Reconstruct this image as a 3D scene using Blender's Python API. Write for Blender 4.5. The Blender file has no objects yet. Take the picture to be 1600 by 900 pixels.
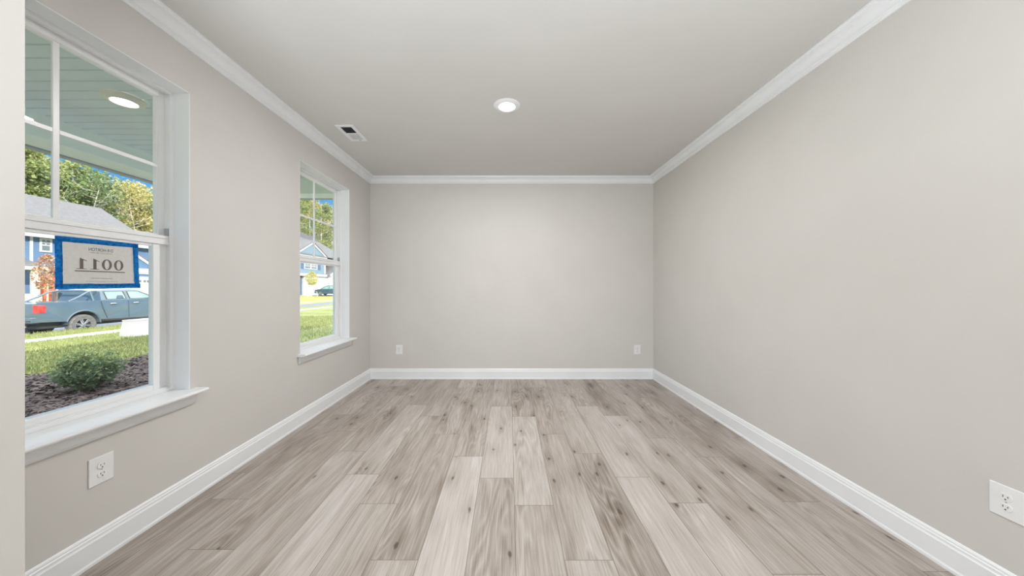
import bpy, bmesh, math, random
from mathutils import Vector, Matrix, noise as mnoise
random.seed(7)
C = bpy.context.scene.collection
R = math.radians

# ------------------------------------------------------------------ camera, light, exposure
F, VX, VY, EYE = 510.0, 795.5, 447.4, 1.25          # focal length in pixels of a 1600 px frame, vanishing point, eye height
cam_d = bpy.data.cameras.new('camera'); cam = bpy.data.objects.new('camera', cam_d); C.objects.link(cam)
cam.location = (0, 0, EYE); cam.rotation_euler = (R(90), 0, 0)
cam_d.sensor_width = 36; cam_d.lens = 36 * F / 1600; cam_d.clip_start = 0.02; cam_d.clip_end = 500
cam_d.shift_x = (800 - VX) / 1600; cam_d.shift_y = (VY - 450) / 1600
bpy.context.scene.camera = cam
vs = bpy.context.scene.view_settings
bpy.context.scene.display_settings.display_device = 'sRGB'
vs.view_transform = 'Standard'; vs.look = 'None'; vs.gamma = 1; vs.use_curve_mapping = False; vs.exposure = 0.0

SUN_DIR = Vector((-1.45, 1.22, -1.0)).normalized()
SUN, SKY, REAR, UP, DOWN, FRONTROOM = 7.0, 2.6, 34.0, 138.0, 38.0, 8.0
sd = bpy.data.lights.new('sun', 'SUN'); sd.energy = SUN; sd.angle = R(0.6); sd.color = (1, .95, .87)
so = bpy.data.objects.new('sun', sd); C.objects.link(so); so.rotation_euler = SUN_DIR.to_track_quat('-Z', 'Y').to_euler()
so.location = (10, -8, 12)

w = bpy.data.worlds.new('sky'); bpy.context.scene.world = w; w.use_nodes = True
nt = w.node_tree; nt.nodes.clear()
tc = nt.nodes.new('ShaderNodeTexCoord'); sx = nt.nodes.new('ShaderNodeSeparateXYZ'); rp = nt.nodes.new('ShaderNodeValToRGB')
bg = nt.nodes.new('ShaderNodeBackground'); wo = nt.nodes.new('ShaderNodeOutputWorld')
nt.links.new(tc.outputs['Generated'], sx.inputs[0]); nt.links.new(sx.outputs['Z'], rp.inputs[0])
e = rp.color_ramp.elements
e[0].position = 0.0; e[0].color = (.45, .50, .55, 1)
e[1].position = 1.0; e[1].color = (1.45, 1.5, 1.55, 1)
q = e.new(.10); q.color = (.12, .26, .42, 1)
q = e.new(.22); q.color = (.035, .165, .38, 1)
q = e.new(.36); q.color = (.03, .15, .37, 1)
q = e.new(.50); q.color = (1.2, 1.2, 1.2, 1)
nt.links.new(rp.outputs[0], bg.inputs[0]); bg.inputs[1].default_value = SKY; nt.links.new(bg.outputs[0], wo.inputs[0])

def area(name, loc, rot, sx_, sy_, power, col=(1, 1, 1), shape='RECTANGLE', parent=None):
    d = bpy.data.lights.new(name, 'AREA'); d.shape = shape; d.size = sx_
    if shape in ('RECTANGLE', 'ELLIPSE'): d.size_y = sy_
    d.energy = power; d.color = col
    o = bpy.data.objects.new(name, d); C.objects.link(o); o.location = loc; o.rotation_euler = rot
    if parent: o.parent = parent
    return o
# added fill lights behind the camera, standing in for the rest of the house
area('rear_fill', (0.05, -3.9, 1.45), (R(90), 0, 0), 3.3, 2.2, REAR, (.90, .965, 1)).data.spread = R(120)
area('ceiling_fill', (-0.35, -1.5, .5), (R(165), 0, 0), 2.4, 1.2, UP, (.90, .96, 1)).data.spread = R(130)  # added unseen fill aimed upwards to brighten the ceiling

# ------------------------------------------------------------------ helpers
XL, XR, YB, YF, H = -1.879, 1.949, 4.41, -4.2, 2.72

def P(px, py, X):                      # a place at distance X left of the camera axis, read off the photograph
    Y = X * F / (VX - px)
    return Y, EYE + (VY - py) / F * Y

def tag(o, label=None, cat=None, group=None, kind=None):
    if label: o['label'] = label
    if cat: o['category'] = cat
    if group: o['group'] = group
    if kind: o['kind'] = kind
    return o

def empty(name, loc=(0, 0, 0), rz=0, **k):
    o = bpy.data.objects.new(name, None); C.objects.link(o); o.location = loc; o.rotation_euler = (0, 0, rz)
    o.empty_display_size = .1
    return tag(o, **k)

class MB:
    def __init__(s): s.b = bmesh.new()
    def box(s, x0, x1, y0, y1, z0, z1, bev=0):
        bb = bmesh.new(); bmesh.ops.create_cube(bb, size=1)
        for v in bb.verts:
            v.co = Vector(((x0 + x1) / 2 + v.co.x * (x1 - x0), (y0 + y1) / 2 + v.co.y * (y1 - y0), (z0 + z1) / 2 + v.co.z * (z1 - z0)))
        if bev: bmesh.ops.bevel(bb, geom=bb.edges[:] , offset=bev, segments=2, profile=.5, affect='EDGES')
        s.merge(bb); return s
    def merge(s, bb, mat=None):
        me = bpy.data.meshes.new('tmp'); bb.to_mesh(me); bb.free()
        if mat is not None: me.transform(mat)
        s.b.from_mesh(me); bpy.data.meshes.remove(me); return s
    def quad(s, *pts):
        s.b.faces.new([s.b.verts.new(p) for p in pts]); return s
    def prism(s, poly, fn, a, b, caps=True):      # poly of 2D points, fn(u,v,t) -> 3D, from t=a to t=b
        A = [s.b.verts.new(fn(u, v, a)) for u, v in poly]; B = [s.b.verts.new(fn(u, v, b)) for u, v in poly]
        n = len(poly)
        for i in range(n): s.b.faces.new((A[i], A[(i + 1) % n], B[(i + 1) % n], B[i]))
        if caps: s.b.faces.new(A[::-1]); s.b.faces.new(B)
        return s
    def tube(s, pts, rad, n=8, caps=True):
        pts = [Vector(p) for p in pts]; rads = rad if isinstance(rad, (list, tuple)) else [rad] * len(pts)
        rings = []
        for i, p in enumerate(pts):
            d = (pts[min(i + 1, len(pts) - 1)] - pts[max(i - 1, 0)]).normalized()
            q_ = d.to_track_quat('Z', 'Y').to_matrix()
            rings.append([s.b.verts.new(p + q_ @ Vector((math.cos(t) * rads[i], math.sin(t) * rads[i], 0))) for t in [2 * math.pi * k / n for k in range(n)]])
        for a, b in zip(rings, rings[1:]):
            for k in range(n): s.b.faces.new((a[k], a[(k + 1) % n], b[(k + 1) % n], b[k]))
        if caps: s.b.faces.new(rings[0][::-1]); s.b.faces.new(rings[-1])
        return s
    def lathe(s, prof, mat=None, n=32):           # prof of (r, z)
        bb = bmesh.new(); rings = []
        for r, z in prof:
            rings.append([bb.verts.new((max(r, 1e-5) * math.cos(2 * math.pi * k / n), max(r, 1e-5) * math.sin(2 * math.pi * k / n), z)) for k in range(n)])
        for a, b in zip(rings, rings[1:]):
            for k in range(n): bb.faces.new((a[k], a[(k + 1) % n], b[(k + 1) % n], b[k]))
        bmesh.ops.remove_doubles(bb, verts=bb.verts, dist=1e-4)
        return s.merge(bb, mat)
    def build(s, name, mat, parent=None, smooth=False, bevel=0, **k):
        bmesh.ops.recalc_face_normals(s.b, faces=s.b.faces)
        me = bpy.data.meshes.new(name); s.b.to_mesh(me); s.b.free()
        if mat: me.materials.append(mat)
        if smooth:
            for p in me.polygons: p.use_smooth = True
            try: me.set_sharp_from_angle(angle=R(38))
            except Exception: pass
        o = bpy.data.objects.new(name, me); C.objects.link(o)
        if parent: o.parent = parent
        if bevel:
            m = o.modifiers.new('b', 'BEVEL'); m.width = bevel; m.segments = 2; m.limit_method = 'ANGLE'; m.angle_limit = R(35)
        return tag(o, **k)

def copy_tree(o, parent=None):
    c = o.copy(); C.objects.link(c)
    if parent: c.parent = parent
    for ch in list(o.children): copy_tree(ch, c)
    return c

# ------------------------------------------------------------------ materials
def newmat(name, col, rough=.5, spec=.5, metal=0, emit=None, estr=0):
    m = bpy.data.materials.new(name); m.use_nodes = True
    b = m.node_tree.nodes['Principled BSDF']
    b.inputs['Base Color'].default_value = (*col, 1); b.inputs['Roughness'].default_value = rough
    b.inputs['Specular IOR Level'].default_value = spec; b.inputs['Metallic'].default_value = metal
    if emit: b.inputs['Emission Color'].default_value = (*emit, 1); b.inputs['Emission Strength'].default_value = estr
    return m
def N(m, t, **k):
    n = m.node_tree.nodes.new(t)
    for a, v in k.items(): setattr(n, a, v)
    return n
def L(m, a, b): m.node_tree.links.new(a, b)
def noisy(m, scale, c1, c2, detail=4, lo=.35, hi=.65, vec=None, bump=0, bdist=.01, coord='Object', distort=0):
    b = m.node_tree.nodes['Principled BSDF']; tc = N(m, 'ShaderNodeTexCoord'); n = N(m, 'ShaderNodeTexNoise')
    n.inputs['Scale'].default_value = scale; n.inputs['Detail'].default_value = detail; n.inputs['Distortion'].default_value = distort
    mp = N(m, 'ShaderNodeMapping'); L(m, tc.outputs[coord], mp.inputs[0]); L(m, mp.outputs[0], n.inputs['Vector'])
    if vec: mp.inputs['Scale'].default_value = vec
    r = N(m, 'ShaderNodeValToRGB'); r.color_ramp.elements[0].position = lo; r.color_ramp.elements[1].position = hi
    r.color_ramp.elements[0].color = (*c1, 1); r.color_ramp.elements[1].color = (*c2, 1)
    L(m, n.outputs['Fac'], r.inputs[0]); L(m, r.outputs[0], b.inputs['Base Color'])
    if bump:
        bp = N(m, 'ShaderNodeBump'); bp.inputs['Strength'].default_value = bump; bp.inputs['Distance'].default_value = bdist
        L(m, n.outputs['Fac'], bp.inputs['Height']); L(m, bp.outputs[0], b.inputs['Normal'])
    return m

wall_m = noisy(newmat('wall_paint', (.63, .585, .535), .62, .35), 2.2, (.650, .627, .598), (.668, .645, .616), 3)
ceil_m = noisy(newmat('ceiling_paint', (.66, .63, .59), .8, .2), 1.5, (.665, .648, .625), (.685, .668, .645), 3)
trim_m = noisy(newmat('trim_paint', (.82, .83, .84), .32, .45), 3, (.86, .87, .885), (.88, .89, .905), 2)
vinyl_m = noisy(newmat('white_vinyl', (.84, .845, .85), .3, .5), 4, (.88, .885, .89), (.90, .905, .91), 2)
plast_m = noisy(newmat('white_plastic', (.85, .85, .85), .28, .5), 9, (.84, .84, .84), (.87, .87, .87), 2)
dark_m = noisy(newmat('dark_slot', (.02, .02, .02), .6), 9, (.015, .015, .015), (.03, .03, .03))
grey_m = noisy(newmat('grey_plastic', (.42, .43, .43), .5), 9, (.38, .39, .39), (.45, .46, .46))

def glass_mat(name, tint=(.97, .985, .98)):
    m = bpy.data.materials.new(name); m.use_nodes = True; t = m.node_tree; t.nodes.clear()
    o = N(m, 'ShaderNodeOutputMaterial'); mix = N(m, 'ShaderNodeMixShader'); tr = N(m, 'ShaderNodeBsdfTransparent'); gl = N(m, 'ShaderNodeBsdfGlossy')
    fr = N(m, 'ShaderNodeFresnel'); fr.inputs[0].default_value = 1.5; tr.inputs[0].default_value = (*tint, 1); gl.inputs['Roughness'].default_value = 0.0
    mu = N(m, 'ShaderNodeMath', operation='MULTIPLY'); mu.inputs[1].default_value = 1.25
    L(m, fr.outputs[0], mu.inputs[0]); L(m, mu.outputs[0], mix.inputs[0]); L(m, tr.outputs[0], mix.inputs[1]); L(m, gl.outputs[0], mix.inputs[2]); L(m, mix.outputs[0], o.inputs[0])
    return m
glass_m = glass_mat('window_glass')

# ------------------------------------------------------------------ floor: individual planks in one surface
def floor_mat():
    m = newmat('oak_planks', (.5, .45, .4), .4, .5); b = m.node_tree.nodes['Principled BSDF']
    uv = N(m, 'ShaderNodeUVMap'); uv.uv_map = 'local'
    at = N(m, 'ShaderNodeAttribute'); at.attribute_name = 'plank'           # (tint, random, random)
    sp = N(m, 'ShaderNodeSeparateColor'); L(m, at.outputs['Color'], sp.inputs[0])
    off = N(m, 'ShaderNodeVectorMath', operation='SCALE'); L(m, at.outputs['Vector'], off.inputs[0]); off.inputs['Scale'].default_value = 37.0
    ad = N(m, 'ShaderNodeVectorMath', operation='ADD'); L(m, uv.outputs[0], ad.inputs[0]); L(m, off.outputs[0], ad.inputs[1])
    def nz(vec, scale, detail, dist=0, rough=.55):
        mp = N(m, 'ShaderNodeMapping'); mp.inputs['Scale'].default_value = vec; L(m, ad.outputs[0], mp.inputs[0])
        n = N(m, 'ShaderNodeTexNoise'); n.inputs['Scale'].default_value = scale; n.inputs['Detail'].default_value = detail
        n.inputs['Distortion'].default_value = dist; n.inputs['Roughness'].default_value = rough; L(m, mp.outputs[0], n.inputs['Vector']); return n.outputs['Fac']
    def math_(op, a, b_=None, c=None):
        n = N(m, 'ShaderNodeMath', operation=op)
        for i, v in enumerate((a, b_, c)):
            if v is None: continue
            if isinstance(v, (int, float)): n.inputs[i].default_value = v
            else: L(m, v, n.inputs[i])
        return n.outputs[0]
    fine = nz((150, 5, 1), 1, 3)
    mid = nz((34, 1.6, 1), 1, 4, .6)
    broad = nz((7, 1.1, 1), 1, 2, .5)
    ringn = nz((7.5, 1.15, 1), 1, 1.5, .35, .4)
    ring = math_('PINGPONG', math_('MULTIPLY', ringn, 26.0), 1.0)
    ring = math_('POWER', ring, 1.6)
    mask = nz((5, .8, 1), 1, 1)                                   # where the cathedral figure shows
    mk = N(m, 'ShaderNodeMapRange'); L(m, mask, mk.inputs[0]); mk.inputs[1].default_value = .45; mk.inputs[2].default_value = .62
    # knots
    mp = N(m, 'ShaderNodeMapping'); mp.inputs['Scale'].default_value = (6.5, 3.0, 1); L(m, ad.outputs[0], mp.inputs[0])
    vo = N(m, 'ShaderNodeTexVoronoi'); vo.inputs['Scale'].default_value = 1.0; vo.inputs['Randomness'].default_value = 1; vo.voronoi_dimensions = '2D'
    wob = N(m, 'ShaderNodeMixRGB'); wob.inputs[0].default_value = .10
    nz2 = N(m, 'ShaderNodeTexNoise'); nz2.inputs['Scale'].default_value = 7; L(m, mp.outputs[0], nz2.inputs['Vector'])
    L(m, mp.outputs[0], wob.inputs[1]); L(m, nz2.outputs['Color'], wob.inputs[2]); L(m, wob.outputs[0], vo.inputs['Vector'])
    kr = N(m, 'ShaderNodeMapRange'); L(m, vo.outputs['Distance'], kr.inputs[0]); kr.inputs[1].default_value = .07; kr.inputs[2].default_value = .01
    kh = N(m, 'ShaderNodeMapRange'); L(m, vo.outputs['Distance'], kh.inputs[0]); kh.inputs[1].default_value = .42; kh.inputs[2].default_value = .05
    sc = N(m, 'ShaderNodeSeparateColor'); L(m, vo.outputs['Color'], sc.inputs[0])
    has = math_('GREATER_THAN', sc.outputs[0], .60)
    knot = math_('MULTIPLY', kr.outputs[0], has); halo = math_('MULTIPLY', kh.outputs[0], has)
    # value
    v = math_('MULTIPLY', sp.outputs[0], .42)
    v = math_('ADD', v, .33)
    v = math_('ADD', v, math_('MULTIPLY', math_('SUBTRACT', fine, .5), .72))
    v = math_('ADD', v, math_('MULTIPLY', math_('SUBTRACT', mid, .5), .42))
    v = math_('ADD', v, math_('MULTIPLY', math_('SUBTRACT', broad, .5), .60))
    v = math_('ADD', v, math_('MULTIPLY', math_('MULTIPLY', math_('SUBTRACT', ring, .45), mk.outputs[0]), .24))
    v = math_('SUBTRACT', v, math_('MULTIPLY', halo, .16))
    v = math_('SUBTRACT', v, math_('MULTIPLY', knot, .52))
    rp_ = N(m, 'ShaderNodeValToRGB'); L(m, v, rp_.inputs[0]); el = rp_.color_ramp.elements
    el[0].position = -0.0; el[0].color = (.10, .078, .062, 1); el[1].position = 1; el[1].color = (.62, .578, .545, 1)
    for p_, c_ in ((.15, (.205, .164, .133)), (.40, (.345, .295, .255)), (.70, (.50, .452, .415))):
        q_ = el.new(p_); q_.color = (*c_, 1)
    # seams
    uv2 = N(m, 'ShaderNodeUVMap'); uv2.uv_map = 'edge'
    s2 = N(m, 'ShaderNodeSeparateXYZ'); L(m, uv2.outputs[0], s2.inputs[0])
    ex = math_('SUBTRACT', .1112, math_('ABSOLUTE', s2.outputs[0])); ey = s2.outputs[1]
    at2 = N(m, 'ShaderNodeAttribute'); at2.attribute_name = 'half'
    ey = math_('SUBTRACT', at2.outputs['Fac'], math_('ABSOLUTE', s2.outputs[1]))
    ed = math_('MINIMUM', ex, ey)
    sm = N(m, 'ShaderNodeMapRange'); L(m, ed, sm.inputs[0]); sm.inputs[1].default_value = .0004; sm.inputs[2].default_value = .0021
    mx = N(m, 'ShaderNodeMixRGB', blend_type='MIX'); L(m, sm.outputs[0], mx.inputs[0]); mx.inputs[1].default_value = (.16, .125, .10, 1); L(m, rp_.outputs[0], mx.inputs[2])
    L(m, mx.outputs[0], b.inputs['Base Color'])
    bp = N(m, 'ShaderNodeBump'); bp.inputs['Strength'].default_value = .12; bp.inputs['Distance'].default_value = .002
    L(m, math_('ADD', fine, math_('MULTIPLY', sm.outputs[0], 2.0)), bp.inputs['Height']); L(m, bp.outputs[0], b.inputs['Normal'])
    rr = N(m, 'ShaderNodeMapRange'); L(m, mid, rr.inputs[0]); rr.inputs[3].default_value = .34; rr.inputs[4].default_value = .46; L(m, rr.outputs[0], b.inputs['Roughness'])
    return m

PW, PL, PX0 = .2225, 1.27, .03
joint = {-9: 2.186, -8: 1.917, -7: 1.55, -6: 2.475, -5: 2.171, -4: 1.877, -3: 1.491, -2: 2.40, -1: 2.128, 0: 1.863, 1: 1.49, 2: 1.17, 3: 2.138, 4: 1.883, 5: 1.417, 6: 2.39, 7: 1.894, 8: 2.7}
tints = {(-9, 0): .3, (-9, 1): .45, (-9, -1): .25, (-8, 0): .35, (-8, -1): .3, (-7, 0): .35, (-7, -1): .5, (-7, 1): .3, (-6, 0): .45, (-6, -1): .55, (-6, 1): .3,
         (-5, 0): .72, (-5, -1): .8, (-5, 1): .35, (-4, 0): .40, (-4, -1): .5, (-4, 1): .35, (-3, 0): .42, (-3, -1): .45, (-3, 1): .45,
         (-2, -1): .98, (-2, 0): .38, (-2, 1): .3, (-1, 0): .9, (-1, -1): .38, (-1, 1): .42, (0, 0): .8, (0, -1): .38, (0, 1): .32,
         (1, 0): .5, (1, -1): .75, (1, 1): .35, (2, 0): .28, (2, 1): .62, (2, 2): .4, (3, -1): .82, (3, 0): .75, (3, 1): .45,
         (4, 0): .8, (4, -1): .85, (4, 1): .12, (5, 0): .5, (5, -1): .5, (5, 1): .55, (6, -1): .55, (6, 0): .45, (6, 1): .4, (7, -1): .4, (7, 0): .25, (7, -2): .35, (7, 1): .3}
def build_floor():
    bm = bmesh.new(); rows = []
    for k in range(-9, 9):
        x0 = PX0 + k * PW; x1 = x0 + PW; cx = (x0 + x1) / 2
        n0 = int(math.floor((YF - joint[k]) / PL)); 
        for n in range(n0, 4):
            y0 = joint[k] + n * PL; y1 = y0 + PL; cy = (y0 + y1) / 2
            a, b_ = max(x0, XL), min(x1, XR); c, d = max(y0, YF), min(y1, YB)
            if a >= b_ or c >= d: continue
            f = bm.faces.new([bm.verts.new((x, y, 0)) for x, y in ((a, c), (b_, c), (b_, d), (a, d))])
            rows.append((cx, cy, tints.get((k, n), random.random() * .6 + .15), random.random(), random.random()))
    me = bpy.data.meshes.new('floor'); bm.to_mesh(me); bm.free()
    me.uv_layers.new(name='local'); me.uv_layers.new(name='edge')
    me.attributes.new('plank', 'FLOAT_COLOR', 'CORNER'); me.attributes.new('half', 'FLOAT', 'CORNER')
    lo = me.uv_layers['local']; ed = me.uv_layers['edge']; ca = me.attributes['plank']; ha = me.attributes['half']
    for p in me.polygons:
        cx, cy, t, r1, r2 = rows[p.index]
        for li in p.loop_indices:
            v = me.vertices[me.loops[li].vertex_index].co
            lo.data[li].uv = (v.x - cx, v.y - cy); ed.data[li].uv = (v.x - cx, v.y - cy)
            ca.data[li].color = (t, r1, r2, 1); ha.data[li].value = PL / 2
    me.materials.append(floor_mat())
    o = bpy.data.objects.new('floor', me); C.objects.link(o); tag(o, kind='structure', label='grey brown oak plank floor running away from the camera')
    return o
build_floor()
MB().box(XL - .16, XR + .16, YF - .1, YB + .12, -.32, -.005).build('floor_slab', newmat('concrete', (.4, .4, .38), .9), kind='structure')

# ------------------------------------------------------------------ walls, ceiling
WT = .165
W1 = (.990, 1.922); W2 = (2.931, 3.842); ZS, ZT = .644, 2.388
mb = MB(); ys = [YF, W1[0], W1[1], W2[0], W2[1], YB + .12]; zs = [0, ZS - .02, ZT, H]
for i in range(5):
    if i in (1, 3): mb.box(XL - WT, XL, ys[i], ys[i + 1], 0, ZS - .02).box(XL - WT, XL, ys[i], ys[i + 1], ZT, H)
    else: mb.box(XL - WT, XL, ys[i], ys[i + 1], 0, H)
mb.build('wall_left', wall_m, kind='structure')
MB().box(XR, XR + .12, YF, YB + .12, 0, H).build('wall_right', wall_m, kind='structure')
MB().box(XL, XR, YB, YB + .12, 0, H).build('wall_back', wall_m, kind='structure')
MB().box(XL, XR, YF - .1, YF, 0, H).build('wall_front', wall_m, kind='structure')
MB().box(XL, -1.3795, .81, .93, 0, H).build('wall_entry', wall_m, kind='structure')
MB().box(XL - WT, XR + .12, YF - .1, YB + .12, H, H + .12).build('ceiling', ceil_m, kind='structure')

crown = [(0, -.083), (.007, -.083), (.010, -.079), (.011, -.071), (.015, -.069), (.018, -.064), (.021, -.0635)]
for k in range(9):
    t = k / 8 * math.pi / 2
    crown.append((.021 + .048 * (1 - math.cos(t)), -.062 + .044 * math.sin(t)))
crown += [(.072, -.0165), (.0735, -.011), (.0775, -.0095), (.079, -.005), (.085, -.0045), (.085, 0), (0, 0)]
base = [(0, 0), (.021, 0), (.021, .012), (.018, .019), (.0165, .020), (.0165, .104), (.014, .107), (.0125, .112), (.0125, .121), (.0095, .124), (.009, .132), (.005, .138), (.003, .140), (0, .140)]
def run(prof, z0, name, side):
    mb = MB()
    def q(u, v, t):
        if side == 'left': return (XL + u, (YB - u) if t else .93, z0 + v)
        if side == 'right': return (XR - u, (YB - u) if t else YF, z0 + v)
        return ((XR - u) if t else (XL + u), YB - u, z0 + v)
    mb.prism(prof, q, 0, 1); return mb.build(name, trim_m, smooth=False, kind='structure')
for s_, n_ in (('left', 'trim_1'), ('right', 'trim_2'), ('back', 'trim_3')): run(crown, H, n_, s_)
for s_ in ('left', 'right', 'back'): run(base, 0, 'baseboard_' + s_, s_)

# ------------------------------------------------------------------ windows
def window(name, y0, y1):
    t = empty(name, (XL, (y0 + y1) / 2, ZS), kind='structure', label='white single hung window with a four pane upper sash' )
    ox, oy, oz = t.location
    def B(mb, n, m=vinyl_m, **k):
        o = mb.build(n, m, t, **k); o.data.transform(Matrix.Translation((-ox, -oy, -oz))); return o
    X = XL
    B(MB().box(X - .094, X - .0005, y0, y0 + .004, ZS, ZT).box(X - .094, X - .0005, y1 - .004, y1, ZS, ZT).box(X - .094, X - .0005, y0, y1, ZT - .004, ZT), 'jamb', trim_m)
    # stool with a rounded nose and horns
    nose = [(-.094, 0), (.068, 0), (.073, -.003), (.0755, -.010), (.073, -.017), (.068, -.020), (-.094, -.020)]
    horn = [(0, 0)] + nose[1:-1] + [(0, -.020)]
    sb = MB(); sb.prism(nose, lambda u, v, s: (X + u, s, ZS + v), y0, y1)
    sb.prism(horn, lambda u, v, s: (X + u, s, ZS + v), y0 - .042, y0); sb.prism(horn, lambda u, v, s: (X + u, s, ZS + v), y1, y1 + .042)
    B(sb, 'sill', trim_m)
    ap = [(0, -.020), (.040, -.020), (.038, -.026), (.030, -.032), (.021, -.036), (.019, -.040), (.019, -.074), (.016, -.077), (.014, -.084), (.009, -.088), (0, -.088)]
    B(MB().prism(ap, lambda u, v, s: (X + u, s, ZS + v), y0 - .020, y1 + .020), 'apron', trim_m)
    zb = ZS
    def ring(mb, xa, xb, wd, ztop=ZT, zbot=zb, wt=None, wb=None, e=0):
        wt = wd if wt is None else wt; wb = wd if wb is None else wb
        a, b_ = y0 + e, y1 - e
        mb.box(xa, xb, a, a + wd, zbot, ztop).box(xa, xb, b_ - wd, b_, zbot, ztop)
        mb.box(xa, xb, a + wd, b_ - wd, ztop - wt, ztop).box(xa, xb, a + wd, b_ - wd, zbot, zbot + wb); return mb
    f = MB(); ring(f, X - .104, X - .094, .020); ring(f, X - .137, X - .104, .015, wb=.024)
    ring(f, X - .170, X - .137, .046, wb=.05); ring(f, X - .165, X - .143, .050, wb=.052, wt=.050)
    B(f, 'window_frame', bevel=.0012)
    zr0, zr1 = 1.487, 1.542                       # meeting rail
    tr = MB()
    for a, b_ in ((y0 + .015, y0 + .062), (y1 - .062, y1 - .015)): tr.box(X - .139, X - .122, a, b_, zb + .02, zr1 - .01)
    B(tr, 'sash_track', bevel=.001)
    s = MB(); e = .068; wd = .033
    a, b_ = y0 + e, y1 - e; xa, xb = X - .134, X - .106
    s.box(xa, xb, a, a + wd, zb + .024, zr0).box(xa, xb, b_ - wd, b_, zb + .024, zr0).box(xa, xb, a + wd, b_ - wd, zb + .024, zb + .054)
    s.box(xa, xb + .001, y0 + .018, y1 - .018, zr0 + .004, zr1).box(xa, xb - .008, a + wd, b_ - wd, zr0 - .010, zr0 + .004)
    s.box(xa, xb + .007, y0 + .03, y1 - .03, zr1 - .018, zr1 - .004)
    lo = B(s, 'lower_sash', bevel=.0018)
    g = MB(); g.quad((X - .121, a + wd - .004, zb + .05), (X - .121, b_ - wd + .004, zb + .05), (X - .121, b_ - wd + .004, zr0), (X - .121, a + wd - .004, zr0))
    g = B(g, 'glass', glass_m); g.parent = lo
    # upper fixed light
    u = MB(); u.box(X - .160, X - .139, y0 + .04, y1 - .04, zr0 + .01, zr1 + .012)
    up = B(u, 'upper_sash', bevel=.0015)
    g2 = MB(); ga, gb = y0 + .052, y1 - .052
    g2.quad((0, ga - oy, zr1 - oz), (0, gb - oy, zr1 - oz), (0, gb - oy, ZT - .048 - oz), (0, ga - oy, ZT - .048 - oz))
    g2 = g2.build('glass', glass_m, up); g2.location = (-.153, 0, 0)
    if name == 'window_1': g2.rotation_euler = (0, R(GT[1]), R(GT[0]))
    mid = (y0 + y1) / 2
    mt = MB().box(X - .151, X - .141, mid - .011, mid + .011, zr1, ZT - .046).box(X - .1505, X - .1415, y0 + .05, mid - .011, 1.934, 1.953).box(X - .1505, X - .1415, mid + .011, y1 - .05, 1.934, 1.953)
    B(mt, 'muntin', bevel=.0015)
    # balance cover in the jamb track above the meeting rail, both sides
    for ya, yb, d in ((y0 + .015, y0 + .021, 1), (y1 - .021, y1 - .015, -1)):
        l = B(MB().box(X - .128, X - .107, ya, yb, zr1, zr1 + .045), 'balance_shoe', grey_m, bevel=.001, label='grey balance shoe in the jamb track')
    return t
GT = (-0.8, -0.72)
win1 = window('window_1', *W1); win2 = window('window_2', *W2)
win1['label'] = 'large white window nearest the camera, paper sign taped on its lower sash'
win2['label'] = 'white window farther along the left wall, near the back corner'

# ------------------------------------------------------------------ taped paper sign on the near window's lower sash
def foil(name, col, transl, rough=.6, var=None):
    m = newmat(name, col, rough, .2); b = m.node_tree.nodes['Principled BSDF']
    if var: noisy(m, var[0], *var[1:3])
    t = N(m, 'ShaderNodeBsdfTranslucent'); t.inputs[0].default_value = (*col, 1); mx = N(m, 'ShaderNodeMixShader'); mx.inputs[0].default_value = transl
    if var:
        for l in list(m.node_tree.links):
            if l.to_socket == b.inputs['Base Color']: L(m, l.from_socket, t.inputs[0])
    L(m, b.outputs[0], mx.inputs[1]); L(m, t.outputs[0], mx.inputs[2]); L(m, mx.outputs[0], m.node_tree.nodes['Material Output'].inputs[0]); return m
paper_m = foil('sign_paper', (.85, .82, .79), .45, .8, (60, (.84, .81, .78), (.88, .85, .82)))
tape_m = foil('blue_tape', (.02, .30, .70), .55, .5, (90, (.012, .24, .66), (.05, .42, .80)))
ink_m = noisy(newmat('sign_ink', (.15, .125, .12), .8), 80, (.15, .12, .115), (.17, .14, .135))
inkb_m = noisy(newmat('sign_blue_ink', (.10, .16, .22), .8), 80, (.10, .15, .20), (.13, .19, .25))
inkr_m = noisy(newmat('sign_red_ink', (.5, .24, .24), .8), 80, (.48, .24, .24), (.52, .30, .30))
GX = XL - .121 + .003
sg = empty('paper_sign', (GX, 1.595, 1.245), label='white paper sign 0011 taped with blue tape inside the near window, seen from behind', cat='sign')
def SB(mb, n, m, par=None, **k):
    o = mb.build(n, m, par or sg, **k); o.data.transform(Matrix.Translation((-GX, -1.595, -1.245))); return o
pm = MB(); pm.box(GX, GX + .0004, 1.452, 1.738, 1.252, 1.462); pap = SB(pm, 'paper', paper_m)
def strip(y0_, z0_, y1_, z1_, wd, seed, x=.0010):
    rnd = random.Random(seed); d = Vector((y1_ - y0_, z1_ - z0_)); ln = d.length; d.normalize(); nn = Vector((-d.y, d.x)); mb = MB(); n = 14; pr = None
    for i in range(n + 1):
        p = Vector((y0_, z0_)) + d * ln * i / n; wob = rnd.uniform(-.0008, .0008)
        a = p + nn * (wd / 2 + wob + rnd.uniform(-.0004, .0004)); b_ = p - nn * (wd / 2 - wob); xx = GX + x + rnd.uniform(0, .0004)
        cur = (mb.b.verts.new((xx, a.x, a.y)), mb.b.verts.new((xx, b_.x, b_.y)))
        if pr: mb.b.faces.new((pr[0], pr[1], cur[1], cur[0]))
        pr = cur
    bmesh.ops.solidify(mb.b, geom=mb.b.faces[:], thickness=.0002)
    return mb
SB(strip(1.434, 1.462, 1.757, 1.468, .024, 1, .0010), 'tape', tape_m)
SB(strip(1.434, 1.249, 1.767, 1.253, .024, 2, .0012), 'tape', tape_m)
SB(strip(1.447, 1.245, 1.445, 1.472, .025, 3, .0018), 'tape', tape_m)
SB(strip(1.750, 1.246, 1.742, 1.475, .024, 4, .0020), 'tape', tape_m)
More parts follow.
